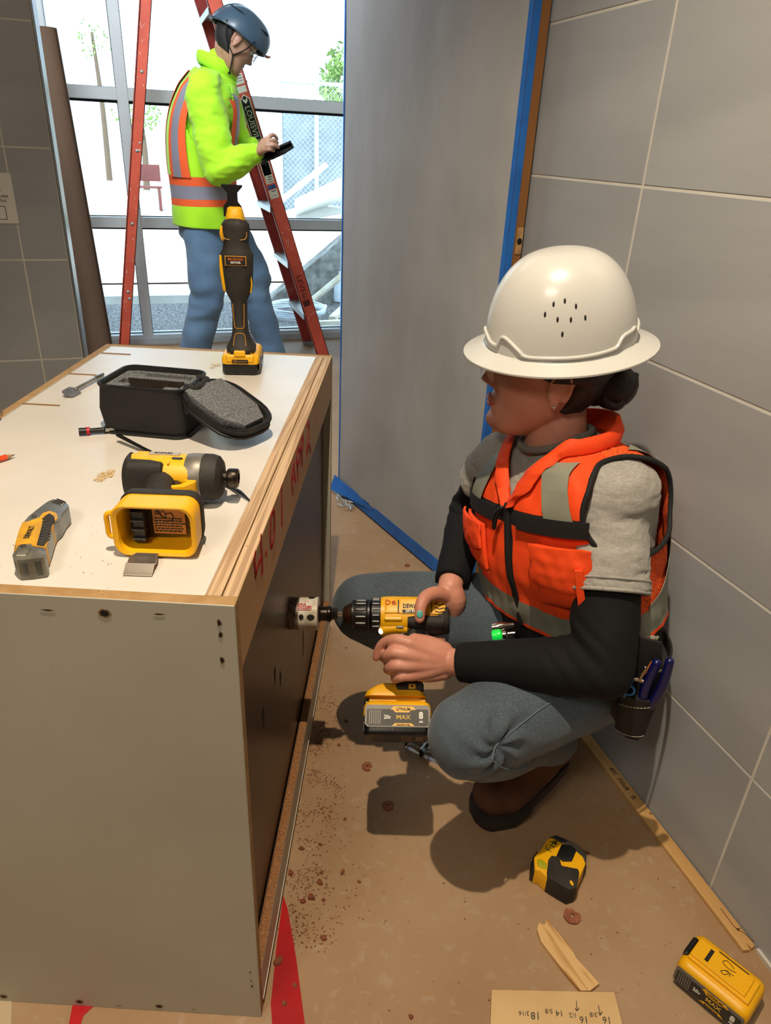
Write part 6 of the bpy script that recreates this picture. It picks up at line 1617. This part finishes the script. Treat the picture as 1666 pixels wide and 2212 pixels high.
part('tag', G().box((0, -.006, .001), (.030, .004, .001), M=Matrix.Rotation(radians(-14), 4, 'Z')), mat('tag_orange', '#c9761c', rough=.5), rb); part('tag', G().box((0, .007, .001), (.026, .0035, .001), M=Matrix.Rotation(radians(-38), 4, 'Z')), mat('tag_grey', '#8b877b', rough=.5), rb)
# green light and metal clip on the vest front
kM = frame(pd(1075, 1366, 1.255), pd(1110, 1362, 1.25)-pd(1075, 1366, 1.255), W(CAMP)-pd(1075, 1366, 1.255))
kt = thing('key_light', kM, 'green lit keyring light with a metal clip hanging at the front of the worker\'s waist', 'key light')
part('lamp', G().lathe([(0, -.010), (.008, -.010), (.0085, -.004), (.0085, .004), (.008, .006), (0, .006)], 16, axis='x', M=Matrix.Translation((0, -.0045, 0))), mat('green_lamp', '#12c43a', rough=.15, emit='#16e24a', estr=.5), kt)
part('metal_barrel', G().lathe([(0, -.008), (.007, -.008), (.0075, .0), (.0075, .010), (.005, .018), (.0035, .030), (0, .031)], 16, axis='x', M=Matrix.Translation((0, .010, 0))).lathe([(.004, .006), (.0075, .008), (.0075, .014), (.004, .017), (.003, .03)], 14, axis='x', M=Matrix.Translation((0, -.0045, 0))), chrome, kt)
# ------------------------------------------------------------------ standing worker by the window
def pc(px, py, Y): r = ray(px, py); return W(CAMP + r*(Y/r.y))
YM = 3.9
hd = V((.93, .37, 0)).normalized(); lf = V((-hd.y, hd.x, 0))
pel2, ch2, nk2 = pc(443, 458, 3.95), pc(436, 300, 3.95), pc(470, 158, 3.95)
rows2 = [(-.12, .17, .12, .12, 0), (0, .175, .125, .125, 0), (.12, .175, .13, .125, 0), (.25, .185, .13, .13, 0), (.38, .195, .125, .13, 0), (.46, .195, .105, .115, 0),
         (.51, .17, .085, .095, 0), (.54, .135, .075, .085, 0), (.565, .095, .066, .075, .0), (.59, .070, .060, .066, .004), (.64, .060, .058, .058, .010)]
ln2 = (nk2-pel2).length; sc2 = ln2/.585
rows2 = [(h*sc2, a, b, c, s_) for h, a, b, c, s_ in rows2]
T2 = Torso(pel2, ch2, nk2, WD(lf), WD(lf), rows2)
sR, eR, wR = pc(440, 200, 3.78), pc(474, 366, 3.70), pc(552, 332, 3.72)
sL, eL, wL = pc(480, 195, 4.13), pc(520, 345, 4.15), pc(545, 318, 3.98)
hR, kR, aR = pc(440, 478, 3.85), pc(447, 622, 3.82), W(-1.10, 3.80, .10)
hL, kL, aL = pc(488, 478, 4.05), pc(548, 610, 4.08), W(-.70, 4.10, .10)
pt_ = radians(40)
H2 = frame(pc(507, 90, 3.93), WD(V((hd.x*cos(pt_), hd.y*cos(pt_), -sin(pt_)))), WD(V((hd.x*sin(pt_), hd.y*sin(pt_), cos(pt_)))))
S2 = 1.04
g = G(); T2.geo(g, -.08, .60*sc2, -.02, n=40, k=24)
g.tube([nk2-V((0, 0, .04)), lerp(nk2, H2.translation, .5), H2 @ V((-.02, 0, -.03)), H2.translation], [.062, .056, .054, .055], n=20)
head_geo(g, H2, S2)
for s_, e_, w_ in ((sR, eR, wR), (sL, eL, wL)): g.tube([lerp(s_, nk2, .3), s_, lerp(s_, e_, .5), e_, lerp(e_, w_, .5), w_], [.045, .052, .045, .040, .036, .026], n=14)
for h_, k_, a_ in ((hR, kR, aR), (hL, kL, aL)):
    g.tube([h_, k_, a_], [.08, .058, .036], n=14); g.tube([a_, a_+WD(hd)*.10-V((0, 0, .06))], [.036, .032], n=12)
# right hand over the phone, left hand under it
def c2(x, y, Y): return pc(x, y, Y)
mcR = [c2(580, 300, 3.70), c2(579, 308, 3.67), c2(576, 316, 3.66), c2(572, 323, 3.66)]
for m_ in mcR: g.tube([wR, m_], [.024, .014], n=12)
finger(g, [mcR[0], c2(586, 292, 3.70), c2(594, 293, 3.71), c2(599, 301, 3.72)], .010, .0075)
finger(g, [mcR[1], c2(590, 302, 3.66), c2(600, 309, 3.68)], .010, .0075)
finger(g, [mcR[2], c2(590, 314, 3.655), c2(602, 319, 3.68)], .010, .0075)
finger(g, [mcR[3], c2(584, 323, 3.655), c2(592, 326, 3.68)], .009, .007)
finger(g, [wR, c2(562, 312, 3.76), c2(575, 300, 3.78), c2(585, 303, 3.78)], .013, .008)
mcL = [c2(572, 330, 3.82+.02*k) for k in range(4)]
for k, m_ in enumerate(mcL):
    g.tube([wL, m_], [.022, .012], n=10); finger(g, [m_, c2(582, 338-k, 3.82+.02*k), c2(594, 336-2*k, 3.81+.02*k), c2(600, 328-2*k, 3.79+.02*k)], .0095, .007)
g = remesh(g, .0040, 2, .5)
PM = Matrix.Translation(W(-.98, 3.93, 0)); gb = G(); gb.add(g.v, g.f, g.m, PM.inverted())
w2 = part('person', gb, skin_m, M=PM, smooth=180); ROOT[w2.name] = PM.copy()
tag(w2, 'standing person in a dark helmet and lime jacket by the window, looking at a phone', 'person')
eyes(w2, H2, S2)
def w2p(nm, g, m_, par=None, **k): return part(nm, g, m_, par or w2, world=True, **k)
g = G(); R = []
for i in range(41):
    z, f, b, w_ = crm(rows_h, 3.2+(len(rows_h)-1-3.2)*i/40)
    R.append([tuple(V(head_pt(z, f, b, w_, 2*pi*j/60, (-.012+.020*min(1, max(0, ((1-cos(2*pi*j/60))/2-.50)*6))) if z < .05 else .005, feat=False))*S2) for j in range(60)])
g.rings(R, M=H2); w2p('hair', g, mat('black_hair', '#15110f', rough=.7, bump=.6, bscale=60))
# jeans
jeans2 = denim('denim_light', '#5d7c9c', '#466486', '#86a2ba')
g = G(); T2.geo(g, -.12, .05, .014, n=40, k=10)
for h_, k_, a_ in ((hR, kR, aR), (hL, kL, aL)):
    g.tube([lerp(h_, k_, -.08), lerp(h_, k_, .35), k_+V((0, 0, .04)), k_-V((0, 0, .05)), lerp(k_, a_, .6), a_-V((0, 0, .03))], [.100, .100, .092, .088, .082, .084], n=26, res=6, round_ends=False)
g = remesh(g, .0075, 4, .5); out = []
for v in g.v:
    p = V(v); out.append(tuple(p+noise.noise_vector(V((p.x*8, p.y*8, p.z*14)))*.010+V((1, .3, 0))*sin(p.z*60+nz(p, 6, 4))*.0035*exp(-((p.z-.35)/.25)**2)))
g.v = out; jn2 = w2p('jeans', g, jeans2, smooth=180)
g = G(); k = 0
for t in [i/26 for i in range(1, 26)]:
    a_, b_ = (lerp(hR, kR, t*2), None) if t < .5 else (lerp(kR, aR, t*2-1), None)
    k += 1
shoe = mat('work_shoe', '#3a2a20', rough=.7)
for a_ in (aR, aL):
    f_ = WD(hd); g = G().tube([V((a_.x, a_.y, .055))-f_*.04, V((a_.x, a_.y, .06))+f_*.04, V((a_.x, a_.y, .050))+f_*.12, V((a_.x, a_.y, .042))+f_*.17], [.046, .050, .048, .040], n=18, flat=.9)
    g.v = [(x, y, max(z, .004)) for x, y, z in g.v]; w2p('shoe', g, shoe)
# jacket
lime = mat('hivis_lime', '#b4f01a', rough=.8, col2='#9fe010', scale=6, sheen=.2, bump=.1, bscale=200)
hor = mat('hivis_orange', '#f4602a', rough=.75); hgr = mat('hivis_grey', '#8a8794', rough=.5)
g = G(); T2.geo(g, -.06*sc2, .58*sc2, .012, n=48, k=36)
g.tube([lerp(sR, nk2, .4), sR, lerp(sR, eR, .35), lerp(sR, eR, .75), eR], [.065, .084, .088, .084, .076], n=24, res=6)
g.tube([eR, lerp(eR, wR, .35), lerp(eR, wR, .75), lerp(eR, wR, .98)], [.076, .072, .058, .044], n=24, res=6)
g.tube([lerp(sL, nk2, .4), sL, lerp(sL, eL, .5), eL], [.06, .078, .078, .068], n=20, res=5); g.tube([eL, lerp(eL, wL, .5), wL], [.068, .055, .042], n=20, res=5)
g.tube([nk2-V((0, 0, .03)), nk2+V((0, 0, .03))+WD(hd)*.01], [.088, .076], n=22)
g = remesh(g, .0070, 5, .5); g = wrinkle(g, 9, .010, (1, 1, 1.8)); g = wrinkle(g, 22, .004, (1, 1, 2.5))
jk = w2p('hivis_sweatshirt', g, lime, smooth=180)
w2p('collar', G().tube([nk2+WD(hd*(.082*cos(t))+lf*(.080*sin(t)))+V((0, 0, .026-.035*cos(t))) for t in [2*pi*k/20 for k in range(21)]], .012, n=12, res=2, round_ends=False, flat=2.4, up=(0, 0, 1)), lime, jk)
w2p('cuff', G().tube([lerp(eR, wR, .90), lerp(eR, wR, 1.0)], [.046, .044], n=20), lime, jk)
# vest over it with stripes
vv, ff, mm = [], [], []; N_, K_ = 150, 130; h0, h1 = -.055*sc2, .565*sc2
for i in range(K_+1):
    h = h0+(h1-h0)*i/K_
    for j in range(N_):
        th = 2*pi*j/N_; off = .030+.005*nz((sin(th)*2, cos(th)*2, h*7), 1)+.012*(1-i/K_)**2; vv.append(tuple(T2.pt(th, h, off)))
for i in range(K_):
    h = (h0+(h1-h0)*(i+.5)/K_)/sc2; c_, up_, L_, F_ = T2.frame(h*sc2)
    for j in range(N_):
        th = 2*pi*(j+.5)/N_; p = T2.pt(th, h*sc2, .02); xl = abs((p-c_).dot(L_)); front = cos(th) > 0
        a_ = (th % pi)-pi/2
        if (a_/radians(44))**2+((h-.44)/.15)**2 < 1: continue
        if front and h > .42 and xl < (h-.42)*.5: continue
        m_ = 0
        if .055 < h < .175: m_ = 2 if .090 < h < .140 else 1
        ff.append((i*N_+j, i*N_+(j+1) % N_, (i+1)*N_+(j+1) % N_, (i+1)*N_+j)); mm.append(m_)
g = G(); g.v, g.f, g.m = vv, ff, mm
v2 = w2p('safety_vest', g, [lime, hor, hgr], smooth=180); so = v2.modifiers.new('s', 'SOLIDIFY'); so.thickness = .004
T2.k = 1.0
for s_ in (1, -1):
    for bk in (False, True):
        xf2 = lambda h: .084
        for w0, w1_, m_, nm in ((0, .028, hor, 'orange_stripe'), (.028, .076, hgr, 'grey_stripe'), (.076, .104, hor, 'orange_stripe')):
            hi2 = .53*sc2 if w0 < .07 else .505*sc2
            w2p(nm, stripe(T2, .170*sc2, hi2, (lambda h, w0=w0: .078+w0), w1_-w0, s_, bk, .0395, th=.002, n=6, k=30), m_, v2, smooth=60)
# helmet
hm = mat('helmet_slate', '#3f5566', rough=.35, col2='#34495a', scale=10, coat=.3)
def hpt(t, ph, off=0):
    a_ = t*pi/2; r_ = cos(a_)**.8 if t < 1 else 0
    rx, ry = (.128+off)*r_, (.104+off)*r_; z = -.004*(1-t)+.122*sin(a_)
    z += (1-t)*(.040*max(0, cos(ph))**1.2-.032*max(0, -cos(ph))**1.5-.004)
    return V((rx*cos(ph)+.010*(1-t)*max(0, cos(ph)), ry*sin(ph), z+off*sin(a_)))
R = [[tuple(hpt(i/30*.995, 2*pi*j/64)) for j in range(64)] for i in range(31)]
HM2 = H2 @ Matrix.Translation((-.004, 0, .030)) @ Matrix.Rotation(radians(4), 4, 'Y')
g = G().rings([[(x*.93, y*.93, z+.006) for x, y, z in R[0]]]+R, M=HM2, cap=False); k = len(g.v)-64; g.v.append(tuple(HM2 @ V((0, 0, .1185)))); 
for j in range(64): g.f.append((k+j, k+(j+1) % 64, k+64)); g.m.append(0)
he = w2p('helmet', g, hm, smooth=60); so = he.modifiers.new('s', 'SOLIDIFY'); so.thickness = .003
w2p('helmet_rim', G().tube([HM2 @ hpt(0.0, 2*pi*k/40, .001) for k in range(41)], .004, n=8, res=1, round_ends=False), mat('helmet_rim', '#2b3c4a', rough=.4), he)
for s_ in (1, -1):
    for a0, a1, z_ in ((30, 62, .45), (110, 150, .42)):
        w2p('vent', G().tube([HM2 @ hpt(z_, s_*radians(a0+(a1-a0)*k/4), .001) for k in range(5)], [.002, .006, .007, .006, .002], n=8, flat=.4), mat('vent_dark', '#121a22', rough=.7), he)
w2p('helmet_ridge', G().tube([HM2 @ hpt(t, 0, .001) for t in (.1, .3, .5, .7, .9)], [.004, .008, .009, .008, .004], n=8, flat=.5).tube([HM2 @ hpt(t, pi, .001) for t in (.1, .3, .5, .7, .9)], [.004, .008, .009, .008, .004], n=8, flat=.5), hm, he)
w2p('front_clip', G().tube([HM2 @ V((.134, 0, .034)), HM2 @ V((.150, 0, .040)), HM2 @ V((.158, 0, .050))], [.006, .006, .004], n=8), mat('clip_pink', '#b06a58', rough=.5), he)
st_m = mat('strap_black', '#0f1012', rough=.8)
g = G()
for s_ in (1, -1):
    ch_ = V((.052, s_*.030, -.118))*S2; sd = V((.020, s_*.066, -.058))*S2
    g.tube([HM2 @ V((.062, s_*.096, .016)), H2 @ (V((.045, s_*.074, -.010))*S2), H2 @ sd], [.006, .006, .006], n=8, flat=.4)
    g.tube([HM2 @ V((-.075, s_*.085, -.012)), H2 @ (V((-.040, s_*.080, -.030))*S2), H2 @ sd], [.006, .006, .006], n=8, flat=.4)
    g.tube([H2 @ sd, H2 @ (V((.040, s_*.056, -.098))*S2), H2 @ ch_], [.007, .007, .006], n=8, flat=.45)
g.tube([H2 @ (V((.052, -.030, -.118))*S2), H2 @ (V((.056, 0, -.122))*S2), H2 @ (V((.052, .030, -.118))*S2)], [.008]*3, n=8, flat=.5)
w2p('chin_strap', g, st_m, he)
g = G()
for s_ in (1, -1): g.tube([H2 @ (V(p)*S2) for p in ((.10, s_*.052, .020), (.05, s_*.076, .022), (-.02, s_*.080, .016))], .0016, n=8)
g.tube([H2 @ (V(p)*S2) for p in ((.10, .052, .022), (.112, 0, .026), (.10, -.052, .022))], .0018, n=8)
gg_ = w2p('safety_glasses', g, mat('glasses_frame', ''))
g = G(); g.rings([[tuple(H2 @ (V((.112-.012*(y_/.05)**2, y_, z_))*S2)) for y_ in [-.052+.104*j/16 for j in range(17)]] for z_ in (.024, .006, -.014)], closed=False)
w2p('lens', g, glass('lens_blue', (.8, .92, 1)), gg_)
# phone
pa, pb = pc(578, 332, 3.74), pc(615, 316, 3.76)
pm = frame(lerp(pa, pb, .5), pb-pa, V((-.25, .15, 1)))
pho = single('smartphone', G().prism(rr(.155, .078, .010, 4), .010, .0015), mat('phone_case', '#121316', rough=.5), pm, 'black cased smartphone held in the standing worker\'s hands', 'phone')
part('wallet_flap', G().prism([(-.085, -.045), (-.03, -.055), (.03, -.050), (.080, -.035), (.082, .0), (-.085, .0)], .008, .002, M=Matrix.Translation((0, 0, -.004)) @ Matrix.Rotation(radians(35), 4, 'X')), mat('phone_case', ''), pho)
part('screen', G().prism(rr(.143, .068, .006, 4), .0006, M=Matrix.Translation((0, 0, .0102))), mat('phone_screen', '#7f9db5', rough=.08, emit='#b8d6ee', estr=1.2), pho, smooth=0)
